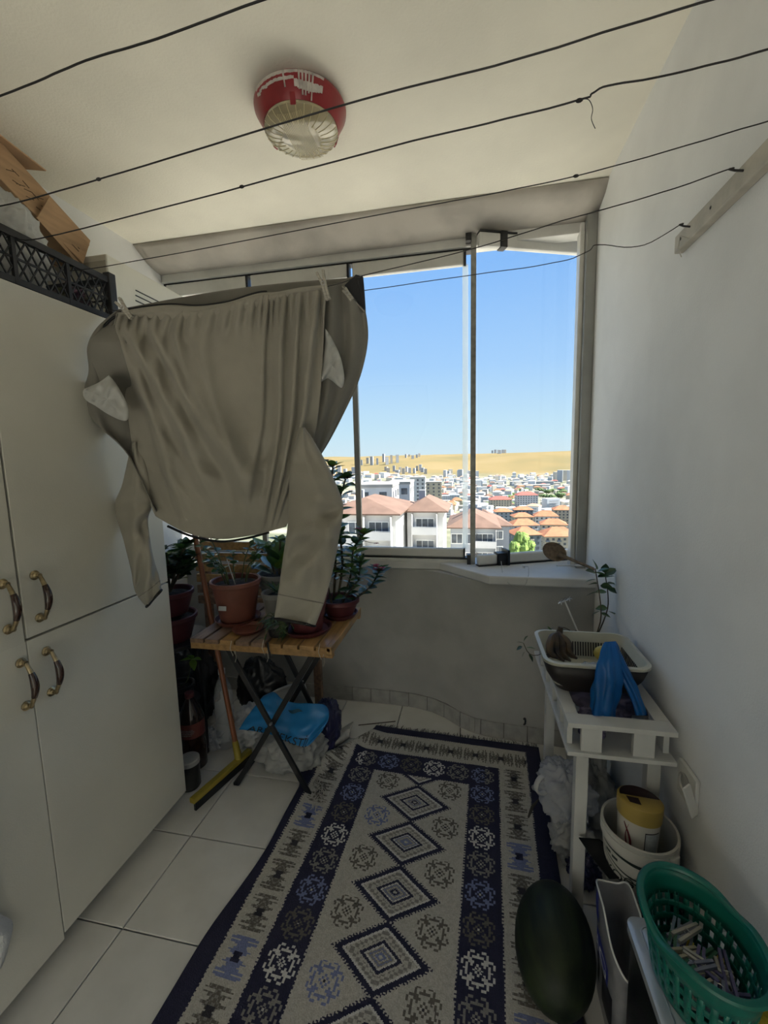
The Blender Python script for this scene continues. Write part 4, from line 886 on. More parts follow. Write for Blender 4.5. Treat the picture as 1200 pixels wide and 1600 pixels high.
MB().bar((-.985, 1.505, .012), (-.985, 1.80, .012), .02, .012).build('foot_bar', M['blackm'], t, smooth=False); MB().bar((-.645, 1.518, .012), (-.645, 1.80, .012), .02, .012).build('foot_bar', M['blackm'], t, smooth=False)
M['string'] = mat('pale_string', (.5, .46, .38), .9, var=0)
for (px, py, yy) in ((362, 1005, 1.41), (412, 1004, 1.41), (500, 1010, 1.41)):
    p = at(px, py, 'y', yy); MB().tube([p+Vector((0, 0, .01)), p+Vector((-.006, -.004, -.02)), p+Vector((.004, -.003, -.05)), p+Vector((.012, 0, -.03)), p+Vector((.016, -.002, -.06)), p+Vector((.010, -.002, -.075))], .0013, 5).build('string', M['string'], t)
p = at(418, 1004, 'y', 1.405); MB().tube([p, p+Vector((.003, 0, -.03)), p+Vector((.012, 0, -.06))], .004, 5).build('strap', M['blackm'], t)
# slatted wooden bench back behind the table
t = thing('slatted_bench', 'wooden bench back with horizontal slats behind the table', 'bench', (-1.2, 2.08, 0))
for k in range(6): MB().box2((-1.50, 2.06, .60+k*.062), (-.78, 2.08, .60+k*.062+.046)).build('slat', M['pine'] if k > 1 else M['pined'], t, smooth=False, bevel=.003)
for x in (-1.46, -.82): MB().box2((x-.02, 2.08, 0), (x+.02, 2.115, .985)).build('post', M['pined'], t, smooth=False, bevel=.003)
# ================================================================== PLANTS
def leaf_mesh(name, m_, w=.5, curl=.25, fold=.15, n=6, thick=0, tip=1.0):
    vs = []; fs = []
    for j in range(n+1):
        s_ = j/n; hw = w*.5*math.sin(PI*min(1, s_**.8*.97+.015))*(1 if s_ < .97 else .6)
        for k in (-1, -.5, 0, .5, 1): vs.append((hw*k, s_, -curl*s_*s_+fold*hw*abs(k)))
    for j in range(n):
        for i in range(4): a = j*5+i; fs.append((a, a+1, a+6, a+5))
    me = bpy.data.meshes.new(name); me.from_pydata(vs, [], fs); me.materials.append(m_); me.polygons.foreach_set('use_smooth', [True]*len(fs)); return me
M['lf1'] = mat('glossy_leaf', (.075, .16, .040), .3, var=.15, scale=3, transl=.25, coat=.2); M['lf2'] = mat('dark_leaf', (.045, .095, .032), .4, var=.15, scale=3, transl=.15); M['lf3'] = mat('lime_leaf', (.14, .24, .035), .35, var=.12, scale=3, transl=.35)
M['stem'] = mat('woody_stem', (.09, .07, .04), .85, var=.15, scale=30); M['gstem'] = mat('green_stem', (.09, .12, .04), .7, var=.1)
M['soil'] = mat('dry_soil', (.045, .035, .028), 1, var=.3, scale=50, bump=1, bscale=90); M['terra'] = mat('terracotta_plastic', (.20, .068, .045), .55, var=.06, scale=14); M['darkpot'] = mat('dark_red_plastic', (.12, .030, .032), .5, var=.06, scale=14); M['greypot'] = mat('grey_plastic', (.24, .23, .21), .5, var=.08, scale=14); M['blkpot'] = mat('black_pot_plastic', (.025, .022, .022), .5, var=.06); M['flower'] = mat('red_petals', (.42, .035, .05), .6, var=.1, scale=60, transl=.3)
LM = {k: leaf_mesh('leaf', M[k], .55, .2, .25) for k in ('lf1', 'lf2', 'lf3')}; LR = {k: leaf_mesh('leaf', M[k], .78, .12, .2) for k in ('lf1', 'lf2', 'lf3')}; LP_ = leaf_mesh('petal', M['flower'], .9, .3, .2, 4); LN = leaf_mesh('leaf', M['lf2'], .22, .35, .3)
def leaf(parent, me, pos, dirv, size, roll=0, name='leaf'):
    d = Vector(dirv).normalized(); up = Vector((0, 0, 1)); s_ = d.cross(up)
    if s_.length < .05: s_ = Vector((1, 0, 0))
    s_.normalize(); n = s_.cross(d); R = Matrix((s_, d, n)).transposed() @ Matrix.Rotation(roll, 3, 'Y')
    place(name, me, Matrix.Translation(pos) @ R.to_4x4() @ Matrix.Scale(size, 4), parent)
def pot(name, label, c, r0, r1, h, m_, saucer=None, group=None, rim=.012, cat='potted plant', soil=True):
    t = thing(name, label, cat, c, group); c = Vector(c)
    MB().lathe([(r0*.96, .0), (r0, .004), (r1*.97, h-.022), (r1, h-.022), (r1+.004, h-.018), (r1+.004, h-.002), (r1-.002, h), (r1-.007, h-.004), (r1-.010, h-.03), (r0-.006, .01), (.001, .01)], c+Vector((0, 0, .008 if saucer else 0)), 36).build('pot', m_, t)
    if soil: MB().lathe([(r1-.010, h-.022), (r1*.6, h-.016), (.001, h-.014)], c+Vector((0, 0, .008 if saucer else 0)), 20).build('soil', M['soil'], t)
    if saucer: MB().lathe([(saucer*.85, 0), (saucer, .018), (saucer-.004, .019), (saucer*.84, .005), (.001, .005)], c, 32).build('saucer', m_, t)
    return t
rl = random.Random(5)
def stem(t, pts, r0, r1, m_=None): MB().tube([poly1(pts, k/12) for k in range(13)], [lerp(r0, r1, k/12) for k in range(13)], 7).build('stem', m_ or M['stem'], t)
def rosette(t, meshes, pos, n, size, spread=.9, up=.4, jitter=.35):
    for k in range(n):
        a = 2*PI*k/n+rl.uniform(-jitter, jitter); d = Vector((math.cos(a)*spread, math.sin(a)*spread, up+rl.uniform(-.3, .35))); leaf(t, rl.choice(meshes), Vector(pos), d, size*rl.uniform(.75, 1.15), rl.uniform(-.4, .4))
# terracotta pot with leggy geranium
pA = Vector((-.99, 1.62, TZ)); t = pot('potted_geranium', 'leggy plant in terracotta pot at the left of the table', pA, .072, .102, .178, M['terra'], .098)
MB().box(pA+Vector((-.012, -.093, .085)), (.034, .003, .018), Euler((-.15, 0, 0))).build('sticker', mat('torn_sticker', (.6, .6, .58), .7, var=.1), t, smooth=False)
for k in range(9):
    a = rl.uniform(0, 6.28); b0 = pA+Vector((math.cos(a)*.04, math.sin(a)*.04, .165)); tip = b0+Vector((math.cos(a)*rl.uniform(.03, .12), math.sin(a)*rl.uniform(.02, .1), rl.uniform(.10, .2))); mid = b0.lerp(tip, .5)+Vector((rl.uniform(-.02, .02), 0, .02)); stem(t, [b0, mid, tip], .003, .0018, M['gstem'])
    for q in range(8): p = b0.lerp(tip, .5+.07*q); leaf(t, LR[rl.choice(('lf1', 'lf2'))], p, (rl.uniform(-1, 1), rl.uniform(-1, 1), rl.uniform(0, .5)), rl.uniform(.025, .042), rl.uniform(-.5, .5))
MB().bar(pA+Vector((.02, -.03, .15)), pA+Vector((-.01, -.04, .28)), .006, .003).build('plant_label', mat('grey_stake', (.42, .41, .38), .6, var=.1), t, smooth=False)
tag(MB().lathe([(.052, 0), (.064, .014), (.061, .015), (.051, .004), (.001, .004)], at(388, 985, 'z', TZ), 32).build('saucer', M['terra']), 'empty round terracotta saucer at the front of the table', 'saucer')
# big dark red pot behind the sleeve
pB = at(478, 985, 'z', TZ); t = pot('potted_cactus', 'flat leaved succulent in a dark red pot behind the right sleeve', (pB.x+.005, 1.56, TZ), .062, .088, .16, M['darkpot'], .10); pB = Vector((pB.x+.005, 1.56, TZ))
for k in range(7): leaf(t, LM['lf2'], pB+Vector((rl.uniform(-.03, .03), rl.uniform(-.03, .03), .14)), (rl.uniform(-1, 1), rl.uniform(-.6, .6), rl.uniform(.5, 1.4)), rl.uniform(.06, .10))
# hanging dark foliage over the front edge
t = pot('trailing_plant', 'small trailing plant in a black pot on the table front', (-.745, 1.50, TZ), .035, .045, .06, M['blkpot'])
for k in range(12):
    a = rl.uniform(-2.6, -.5); b0 = Vector((-.745, 1.50, TZ+.06)); tip = b0+Vector((math.cos(a)*.10, math.sin(a)*.085, rl.uniform(-.05, .03))); stem(t, [b0, b0.lerp(tip, .5)+Vector((0, 0, .03)), tip], .0018, .001, M['gstem'])
    for q in range(4): leaf(t, LN, b0.lerp(tip, .4+.18*q)+Vector((0, 0, .015*(1-q/3))), (rl.uniform(-1, 1), rl.uniform(-1, 0), rl.uniform(-.6, .3)), rl.uniform(.025, .045))
# grey pots in the middle: fleshy leaves
t = pot('potted_succulent', 'broad fleshy leaved plant in a grey pot at the table back', (-.88, 1.81, TZ), .07, .095, .17, M['greypot'])
for k in range(15):
    a = rl.uniform(0, 6.28); leaf(t, rl.choice((LR['lf1'], LR['lf2'], LR['lf3'])), Vector((-.88, 1.81, TZ+.15))+Vector((math.cos(a)*.035, math.sin(a)*.03, rl.uniform(0, .1))), (math.cos(a)*.8, math.sin(a)*.8, rl.uniform(.5, 1.6)), rl.uniform(.09, .14), rl.uniform(-.4, .4))
for b0, b1 in (((-.88, 1.81, .84), (-.86, 1.80, 1.02)), ((-.9, 1.82, .84), (-.93, 1.80, .98))): stem(t, [b0, Vector(b0).lerp(Vector(b1), .5), b1], .007, .004); rosette(t, [LR['lf1'], LR['lf3']], b1, 7, .06)
t = pot('potted_seedling', 'small grey pot with dry twigs in the table middle', (-.815, 1.645, TZ), .045, .062, .13, M['greypot'])
for k in range(9): p0 = Vector((-.815, 1.645, TZ+.12)); leaf(t, LN, p0, (rl.uniform(-1, 1), rl.uniform(-1, 1), rl.uniform(.4, 1.5)), rl.uniform(.05, .08))
# crown of thorns with red flowers at the right end of the table
pC = Vector((-.562, 1.735, TZ)); t = pot('crown_of_thorns', 'tall glossy leaved plant with red flowers at the table right end', pC, .058, .082, .075, M['darkpot'], .078)
def thorn(px_pts, y0, y1, r, lf, dens, size, flower=True):
    dens *= 2; size *= 1.25
    pts = [at(x, y, 'y', lerp(y0, y1, k/(len(px_pts)-1))) for k, (x, y) in enumerate(px_pts)]; stem(t, pts, r, r*.6)
    n = int(dens)
    for k in range(n):
        s_ = (k+.6)/n
        if s_ < .22: continue
        p = poly1(pts, s_); a = k*2.4; d = Vector((math.cos(a), math.sin(a)*.9, .45+rl.uniform(-.25, .3))); leaf(t, LM[rl.choice(lf)], p, d, size*rl.uniform(.7, 1.2), rl.uniform(-.5, .5))
    rosette(t, [LM[lf[0]], LM[lf[-1]]], pts[-1], 5, size*.9, .8, .7)
    if flower:
        for q in range(5):
            c = pts[-1]+Vector((rl.uniform(-.02, .02), rl.uniform(-.02, 0), rl.uniform(.0, .035)))
            for z in range(6): leaf(t, LP_, c, (math.cos(z*1.05), math.sin(z*1.05), .5), .017, 0, 'petal')
thorn([(520, 950), (524, 880), (516, 800), (520, 730)], 1.74, 1.76, .006, ('lf1', 'lf2', 'lf3'), 22, .062)
thorn([(525, 950), (535, 880), (528, 800), (540, 748)], 1.76, 1.80, .006, ('lf2', 'lf1'), 22, .058)
thorn([(530, 950), (548, 900), (552, 860), (568, 835)], 1.74, 1.76, .005, ('lf1', 'lf3'), 18, .05)
thorn([(520, 950), (510, 900), (515, 860), (530, 835)], 1.70, 1.70, .005, ('lf1', 'lf2'), 20, .055, False)
thorn([(535, 950), (560, 932), (580, 915), (592, 893)], 1.75, 1.74, .005, ('lf2', 'lf1'), 16, .045)
thorn([(530, 950), (545, 925), (560, 905), (562, 880)], 1.72, 1.70, .004, ('lf2', 'lf2', 'lf1'), 16, .045, False)
p0, p1 = at(560, 840, 'y', 1.76), at(588, 849, 'y', 1.76); stem(t, [p0, p0.lerp(p1, .5)-Vector((0, 0, .006)), p1], .0015, .001)
for z in range(8): leaf(t, LP_, p1, (math.cos(z), math.sin(z), .3), .012, 0, 'petal')
# two pots on a plant stand left of the table
t = thing('plant_stand', 'dark metal plant stand half hidden beside the cupboard', 'plant stand', (-1.36, 1.68, 0))
MB().lathe([(.001, .56), (.15, .56), (.15, .575), (.001, .575)], (-1.36, 1.68, 0), 28).build('top', M['blackm'], t)
for k in range(4): a = k*PI/2; MB().bar((-1.36+.12*math.cos(a), 1.68+.12*math.sin(a), 0), (-1.36+.13*math.cos(a), 1.68+.13*math.sin(a), .56), .016, .016).build('leg', M['blackm'], t, smooth=False)
MB().lathe([(.001, .25), (.088, .25), (.088, .26), (.001, .26)], (-1.36, 1.68, 0), 28).build('shelf', M['blackm'], t)
pD = Vector((-1.35, 1.66, .575)); pot('empty_pot', 'dark red pot under the jade bush beside the cupboard', pD, .075, .105, .12, M['darkpot'], cat='pot', soil=True)
pD2 = pD+Vector((0, 0, .125)); t = pot('jade_bush', 'dense jade bush in the upper of two stacked pots', pD2, .07, .098, .11, M['darkpot'])
for k in range(15):
    a = k*.63+.2; b0 = pD2+Vector((0, 0, .1)); tip = b0+Vector((math.cos(a)*rl.uniform(.06, .15), math.sin(a)*rl.uniform(.05, .13), rl.uniform(.07, .22))); stem(t, [b0, b0.lerp(tip, .5)+Vector((0, 0, .02)), tip], .005, .003)
    for q in range(3): rosette(t, [LM['lf1'], LM['lf2'], LM['lf2']], b0.lerp(tip, .5+.25*q), 7, .066, .9, .5)
# dark things standing on the floor in the corner
M['cola'] = mat('brown_bottle', (.025, .012, .008), .12, var=0, coat=.5); M['pet'] = mat('clear_pet', (.5, .52, .52), .1, var=0, alpha=.35)
def bottle(name, label, c, r, h, m_, cap, lab=None):
    t = thing(name, label, 'bottle', c); c = Vector(c)
    MB().lathe([(r*.7, 0), (r, .012), (r, h*.32), (r*.93, h*.38), (r, h*.45), (r, h*.66), (r*.8, h*.78), (r*.32, h*.92), (r*.32, h*.97), (.001, h*.97)], c, 24).build('body', m_, t)
    MB().lathe([(r*.36, h*.94), (r*.36, h), (.001, h)], c, 16).build('cap', cap, t)
    if lab: MB().lathe([(r*1.01, h*.46), (r*1.01, h*.65)], c, 24).build('label', lab, t, smooth=True)
    return t
bt = bottle('cola_bottle', 'brown bottle with a dark label in the corner beside the cupboard', (-1.24, 1.59, 0), .055, .36, M['cola'], M['darkpot'], mat('bottle_label', (.16, .04, .03), .5, var=.1))
m = MB(); pl = at(293, 1109, 'x', -1.20)
def text_obj(name, body, size, M4, m_, parent, extrude=.0004, shear=0, spacing=1.0, align='CENTER'):
    cu = bpy.data.curves.new(name, 'FONT'); cu.body = body; cu.size = size; cu.extrude = extrude; cu.align_x = align; cu.align_y = 'CENTER'; cu.shear = shear; cu.space_character = spacing; cu.resolution_u = 3
    tmp = bpy.data.objects.new(name+'_tmp', cu); COL.objects.link(tmp); bpy.context.view_layer.update()
    me = bpy.data.meshes.new_from_object(tmp.evaluated_get(bpy.context.evaluated_depsgraph_get())); bpy.data.objects.remove(tmp); bpy.data.curves.remove(cu)
    me.transform(M4)
    if not me.materials: me.materials.append(m_)
    else: me.materials[0] = m_
    me.transform(Matrix.Translation(-ORG[parent.name])); o = bpy.data.objects.new(name, me); COL.objects.link(o); o.parent = parent; ORG[o.name] = ORG[parent.name]; return o
def wrap_text(o, c, r, parent):
    """bend flat lettering (x along, z up, lying at y=0) round a vertical cylinder facing -Y"""
    org = ORG[parent.name]
    for v in o.data.vertices:
        w = v.co+org; a = (w.x-c[0])/r; rr = r-(w.y-c[1]); v.co = Vector((c[0]+rr*math.sin(a), c[1]-rr*math.cos(a), w.z))-org
UPR = Matrix.Rotation(PI/2, 4, 'X')
M['whitep'] = mat('white_print', (.7, .7, .68), .6, var=0); M['blackink'] = mat('black_print', (.015, .015, .02), .6, var=0)
m = MB()
for z, a0, a1 in ((.205, -.5, .7), (.198, -.35, .8), (.190, -.5, .75), (.182, -.6, .6)): m.grid(lambda u, v: Vector((-1.24+.0562*math.sin(lerp(a0, a1, u)), 1.59-.0562*math.cos(lerp(a0, a1, u)), z+.004*v)), 10, 1)
m.build('label_print', mat('pale_label_print', (.30, .30, .29), .6, var=.3, scale=200), bt, ang=0)
bottle('water_bottle', 'clear plastic bottle standing behind the brown bottle', (-1.17, 1.74, 0), .045, .40, M['pet'], M['whitep'])
bag('bin_bag', 'black refuse sack deep in the corner behind the plant stand', (-1.48, 1.91, 0), (.17, .14, .23), 71, mat('black_film', (.012, .012, .012), .4, var=0), wr=.12)
bag('bin_bag', 'black refuse sack under the table back beside the bench post', (-1.10, 1.98, 0), (.15, .08, .19), 73, bpy.data.materials['black_film'], wr=.12)
t = thing('storage_jar', 'dark jar with a pale round lid beside the squeegee', 'jar', (-1.18, 1.475, 0)); MB().lathe([(.036, 0), (.042, .01), (.042, .115), (.036, .125), (.001, .125)], (-1.18, 1.475, 0), 24).build('body', mat('dark_jar', (.03, .028, .025), .2, var=.1), t); MB().lathe([(.044, .112), (.044, .130), (.041, .133), (.001, .133)], (-1.18, 1.475, 0), 24).build('lid', mat('grey_lid', (.36, .36, .34), .5, var=.05), t)
bag('plastic_bag', 'crumpled clear plastic wrap behind the pale lidded jar', (-1.25, 1.72, 0), (.07, .06, .05), 21, M['bagc'], wr=.3)
t = pot('potted_sprout', 'small plant with a lime yellow leaf on the stand shelf', (-1.345, 1.67, .26), .05, .06, .09, M['blkpot']); 
pl = at(300, 1030, 'y', 1.58)
for d in ((1, -.2, .3), (-1, -.3, .1), (.2, -.6, .9), (.5, -.5, -.4)): leaf(t, LM['lf3'], pl, d, .055)
stem(t, [(-1.345, 1.67, .34), ((-1.33+pl.x)/2, 1.62, .40), tuple(pl)], .003, .002, M['gstem'])
# ================================================================== SQUEEGEE
t = thing('floor_squeegee', 'yellow floor squeegee with an orange handle leaning by the table', 'squeegee', (-1.05, 1.5, 0))
sa, sb = Vector((-1.078, 1.345, .02)), Vector((-1.0, 1.66, .02)); d = (sb-sa).normalized()
MB().bar(sa+Vector((0, 0, .035)), sb+Vector((0, 0, .035)), .028, .022).build('head', mat('yellow_plastic', (.34, .26, .03), .5, var=.08), t, smooth=False, bevel=.004)
MB().bar(sa+Vector((.012, 0, .012)), sb+Vector((.012, 0, .012)), .010, .030).build('rubber_blade', M['blackp'], t, smooth=False)
mid = sa.lerp(sb, .78)+Vector((0, 0, .04)); top = at(303, 828, 'y', 1.70); M['orangeh'] = mat('orange_metal_handle', (.24, .08, .03), .4, var=.12, scale=20, stretch=(1, 1, .2))
MB().tube([mid, mid.lerp(top, .08)], [.016, .013], 12).build('socket', bpy.data.materials['yellow_plastic'], t); MB().tube([mid.lerp(top, .05), mid.lerp(top, .5), top], .0115, 12).build('handle', M['orangeh'], t)
# ================================================================== BAGS UNDER THE TABLE
bag('plastic_bag', 'large translucent grey white bag on the floor under the table', (-.80, 1.66, 0), (.16, .13, .125), 4, M['bagg'], wr=.17, n=96, mm=60)
bag('plastic_bag', 'white bag behind the blue one by the squeegee', (-1.03, 1.78, .0), (.13, .12, .11), 9, M['bagw'], wr=.22)
bag('plastic_bag', 'dark blue bag edge peeping out at the right of the pile', (-.665, 1.80, .0), (.07, .09, .145), 14, mat('navy_film', (.03, .03, .09), .3, var=.1), wr=.15)
m = MB()
def paperf(u, v): q = coons(V2([(418, 1085), (440, 1075), (462, 1068), (475, 1063)]), V2([(420, 1118), (440, 1112), (462, 1108), (482, 1106)]), V2([(418, 1085), (419, 1101), (420, 1118)]), V2([(475, 1063), (479, 1084), (482, 1106)]), u, v); return at(q.x, q.y, 'y', 1.845+.015*nz(u*3, v*3, 2)+.01*v)
m.grid(paperf, 20, 14); o = tag(m.build('paper_bag', mat('white_paper', (.60, .60, .58), .7, var=.04), ang=0, solid=.012), 'white stiff bag standing behind the blue carrier bag', 'bag')
# blue carrier bag draped over the pile
M['bluebag'] = mat('blue_carrier_film', (.03, .27, .62), .35, var=.06, scale=9, transl=.2, bump=.3, bscale=40)
BT, BB = V2([(412, 1088), (428, 1082), (440, 1092), (460, 1098), (485, 1099), (505, 1101), (512, 1108)]), V2([(374, 1140), (400, 1142), (425, 1148), (448, 1158), (470, 1166), (482, 1164), (502, 1142)])
BL, BR = V2([(412, 1088), (398, 1105), (385, 1122), (374, 1140)]), V2([(512, 1108), (514, 1118), (510, 1130), (502, 1142)])
def bluef(u, v):
    q = coons(BT, BB, BL, BR, u, v); s_ = .5+.5*math.cos(2*PI*(u-.55)); y = 1.56+.10*(1-v)-.02*math.sin(PI*u)+.014*nz(u*5, v*4, 6)+.012*ridge(u-.48, .07)*(1-v); return at(q.x, q.y, 'y', y)
bb = thing('carrier_bag', 'bright blue printed carrier bag lying over the white bags', 'bag', (-.83, 1.6, .16))
MB().grid(bluef, 50, 30).build('film', M['bluebag'], bb, ang=0, solid=.006)
def curve_text(body, size, u0, u1, v0, v1, parent, m_, surf, lift=-.006):
    """lay lettering onto a parametric surface between (u0,v0) and (u1,v1)"""
    o = text_obj('lettering', body, 1.0, Matrix.Identity(4), m_, parent, .0); org = ORG[parent.name]
    xs = [v.co.x+org.x for v in o.data.vertices]; ys = [v.co.y+org.y for v in o.data.vertices]; x0, x1, y0, y1 = min(xs), max(xs), min(ys), max(ys)
    for v in o.data.vertices:
        a = (v.co.x+org.x-x0)/(x1-x0); c = (v.co.y+org.y-y0)/(y1-y0); p = surf(lerp(u0, u1, a), lerp(v0[1], v1[1], a)*(1-c)+lerp(v0[0], v1[0], a)*c); v.co = Vector((p.x, p.y+lift, p.z))-org
    return o
curve_text('ARE TEKSTİL', .05, .09, .80, (.80, .97), (.70, .97), bb, M['blackink'], bluef, -.010)
m = MB(); m.grid(lambda u, v: bluef(lerp(.44, .60, u), .20+.10*math.sin(PI*u)*(v-.5)+.03*math.sin(6*u))+Vector((0, -.010, 0)), 12, 4); m.build('faded_print', mat('faded_print', (.03, .10, .16), .5, var=0), bb, ang=0)
# ================================================================== SOCKET, SPOON, WIRE, HOOK
M['sock'] = mat('white_socket', (.66, .65, .61), .4, var=.03)
t = thing('wall_socket', 'white wall socket with open flap low on the right wall', 'socket', (XR, 1.12, .49))
MB().box2((XR-.010, 1.075, .492), (XR, 1.165, .585)).build('frame', M['sock'], t, smooth=False, bevel=.003)
MB().lathe([(.0, .0), (.024, .0), (.026, .004), (.022, .005), (.020, .001)], (XR-.010, 1.125, .54), 24, Matrix.Rotation(-PI/2, 3, 'Y')).build('outlet', mat('socket_well', (.40, .39, .37), .5, var=.03), t)
MB().bar((XR-.012, 1.076, .54), (XR-.034, 1.060, .535), .075, .005, up=(.3, 1, 0)).build('flap', M['sock'], t, smooth=False, bevel=.002)
M['spoonw'] = mat('worn_beech', (.20, .145, .095), .6, var=.15, scale=20, stretch=(4, 1, 4))
t = thing('wooden_spoon', 'worn wooden spoon resting across the bottom rail of the window', 'spoon', (.42, 2.1, .86))
h0, h1 = at(930, 890, 'y', 2.03), at(878, 868, 'y', 2.10); dd = (h1-h0).normalized(); bc = at(866, 862, 'y', 2.11)
MB().tube([h0, h0.lerp(h1, .6), h1, h1.lerp(bc, .5)], [.010, .011, .014, .022], 12, flat=.6).build('handle', M['spoonw'], t)
zax = Vector((0, -1, .25)).normalized(); xax = dd.cross(zax).normalized(); yax = zax.cross(xax); RS = Matrix((xax, yax, zax)).transposed()
MB().lathe([(.0005, -.013), (.020, -.012), (.036, -.004), (.043, .006), (.041, .007), (.034, .0), (.018, -.007), (.0005, -.009)], bc, 28, RS, sx=1.0, sy=1.3).build('bowl', M['spoonw'], t)
tag(MB().tube([at(x, y, 'y', yy) for x, y, yy in ((783, 877, 2.14), (785, 895, 2.05), (795, 912, 1.97), (812, 921, 1.965), (822, 912, 1.968), (826, 898, 2.0), (826, 886, 2.06), (818, 884, 2.07))], .0013, 6).build('wire_loop', mat('grey_wire', (.38, .38, .36), .5, var=0)), 'thin grey wire loop hanging over the window sill edge', 'wire')
p = at(818, 884, 'y', 2.07); tag(MB().lathe([(.001, 0), (.008, .002), (.006, .010), (.009, .016), (.001, .018)], p-Vector((0, 0, .012)), 12).build('plastic_clip', M['whitep']), 'tiny white plastic clip on the sill beside the wire', 'clip')
p = at(820, 1128, 'y', 2.015); t = thing('wall_hook', 'small dark hook on the parapet above the skirting', 'hook', p); MB().tube([p+Vector((0, .01, .008)), p+Vector((.002, -.008, .012)), p+Vector((0, -.014, 0)), p+Vector((-.004, -.006, -.010))], .0045, 8).build('hook', M['blackp'], t); MB().sphere(p+Vector((0, .006, .012)), (.008, .004, .008), 10, 6).build('base', M['blackp'], t)
tag(MB().bar(at(870, 884, 'y', 2.06), at(912, 883, 'y', 2.10), .008, .006).build('white_strip', M['whitep'], smooth=False), 'short white strip lying on the sill under the spoon', 'strip')
# ================================================================== WHITE SHELF STAND
M['wshelf'] = mat('white_lacquer', (.60, .60, .57), .42, var=.04, scale=10)
SX0, SX1, SY0, SY1, SZ0, SZ1 = .262, .532, 1.155, 1.78, .575, .657
t = thing('shelf_stand', 'white lacquered stand with open frame top against the right wall', 'stand', (.4, 1.46, 0))
def frame4(z, th, w, name):
    for (a, c) in (((SX0, SY0), (SX1, SY0+w)), ((SX0, SY1-w), (SX1, SY1)), ((SX0, SY0+w), (SX0+w*.75, SY1-w)), ((SX1-w*.75, SY0+w), (SX1, SY1-w))):
        MB().box2((a[0], a[1], z-th), (c[0], c[1], z)).build(name, M['wshelf'], t, smooth=False, bevel=.0015)
frame4(SZ1, .014, .05, 'frame_board')
MB().box2((SX0, SY0-.004, SZ0-.012), (SX1, SY1, SZ0)).build('lower_board', M['wshelf'], t, smooth=False, bevel=.0015)
for x in (.325, .455): MB().box2((x-.026, SY0+.006, SZ0), (x+.026, SY0+.020, SZ1-.014)).build('spacer', M['wshelf'], t, smooth=False)
for y in (1.21, 1.31, 1.43, 1.55, 1.67): MB().box2((SX0+.006, y-.022, SZ0), (SX0+.020, y+.022, SZ1-.014)).build('spacer', M['wshelf'], t, smooth=False); MB().box2((SX1-.020, y-.022, SZ0), (SX1-.006, y+.022, SZ1-.014)).build('spacer', M['wshelf'], t, smooth=False)
for (x, y) in ((.315, 1.22), (.50, 1.22), (.315, 1.70), (.50, 1.70)): MB().box2((x-.017, y-.017, 0), (x+.017, y+.017, SZ0-.012)).build('leg', M['wshelf'], t, smooth=False, bevel=.002)
MB().prism([(.0, .0), (.0, .05), (.04, .0)], 0, .014).build('bracket', M['wshelf'], t, smooth=False) if False else None
# tray of fruit on the far end of the stand
M['creamp'] = mat('cream_plastic', (.52, .51, .42), .45, var=.04); M['choc'] = mat('dark_brown_plastic', (.020, .016, .014), .45, var=.05)
def rring(x0, x1, y0, y1, z, r, n=6):
    pts = []
    for cx, cy, a0 in ((x1-r, y1-r, 0), (x0+r, y1-r, PI/2), (x0+r, y0+r, PI), (x1-r, y0+r, 1.5*PI)):
        for k in range(n+1): a = a0+PI/2*k/n; pts.append(Vector((cx+r*math.cos(a), cy+r*math.sin(a), z)))
    return pts
def rtub(rings, closed_bottom=True):
    m = MB(); n = len(rings[0]); vs = [p for r in rings for p in r]; fs = [(i*n+k, i*n+(k+1) % n, (i+1)*n+(k+1) % n, (i+1)*n+k) for i in range(len(rings)-1) for k in range(n)]
    if closed_bottom: fs.append(tuple((len(rings)-1)*n+k for k in range(n)))
    return m.add(vs, fs)
tx0, tx1, ty0, ty1, tz = .222, .524, 1.282, 1.545, .762
t = thing('fruit_tray', 'cream slotted drainer set in a dark basin holding bananas', 'tray', (.373, 1.41, SZ1))
rtub([rring(tx0+.006, tx1-.006, ty0+.006, ty1-.006, tz-.012, .04), rring(tx0+.016, tx1-.016, ty0+.016, ty1-.016, tz-.05, .04), rring(tx0+.045, tx1-.045, ty0+.04, ty1-.04, SZ1+.002, .04)]).build('basin', M['choc'], t, solid=.004)
rtub([rring(tx0, tx1, ty0, ty1, tz-.008, .045), rring(tx0, tx1, ty0, ty1, tz, .045), rring(tx0+.010, tx1-.010, ty0+.010, ty1-.010, tz+.001, .038), rring(tx0+.018, tx1-.018, ty0+.018, ty1-.018, tz-.02, .036), rring(tx0+.034, tx1-.034, ty0+.034, ty1-.034, tz-.085, .03)]).build('drainer', M['creamp'], t, solid=.002)
m = MB()
for k in range(24):
    x = lerp(tx0+.055, tx1-.055, k/23); m.bar((x, ty1-.0225, tz-.028), (x, ty1-.033, tz-.074), .0042, .0015, up=(0, -1, .2))
for k in range(16):
    y = lerp(ty0+.05, ty1-.05, k/15); m.bar((tx1-.0225, y, tz-.028), (tx1-.033, y, tz-.074), .0042, .0015, up=(-1, 0, .2))
o = m.build('drain_slots', M['choc'], t, smooth=False); o['kind'] = 'stuff'
M['ban'] = mat('overripe_banana', (.085, .052, .022), .6, var=.2, scale=20, col2=(.02, .014, .010))
t = thing('banana_bunch', 'bunch of blackened overripe bananas in the tray', 'bananas', (.28, 1.40, .69))
hd = at(874, 987, 'y', 1.47)
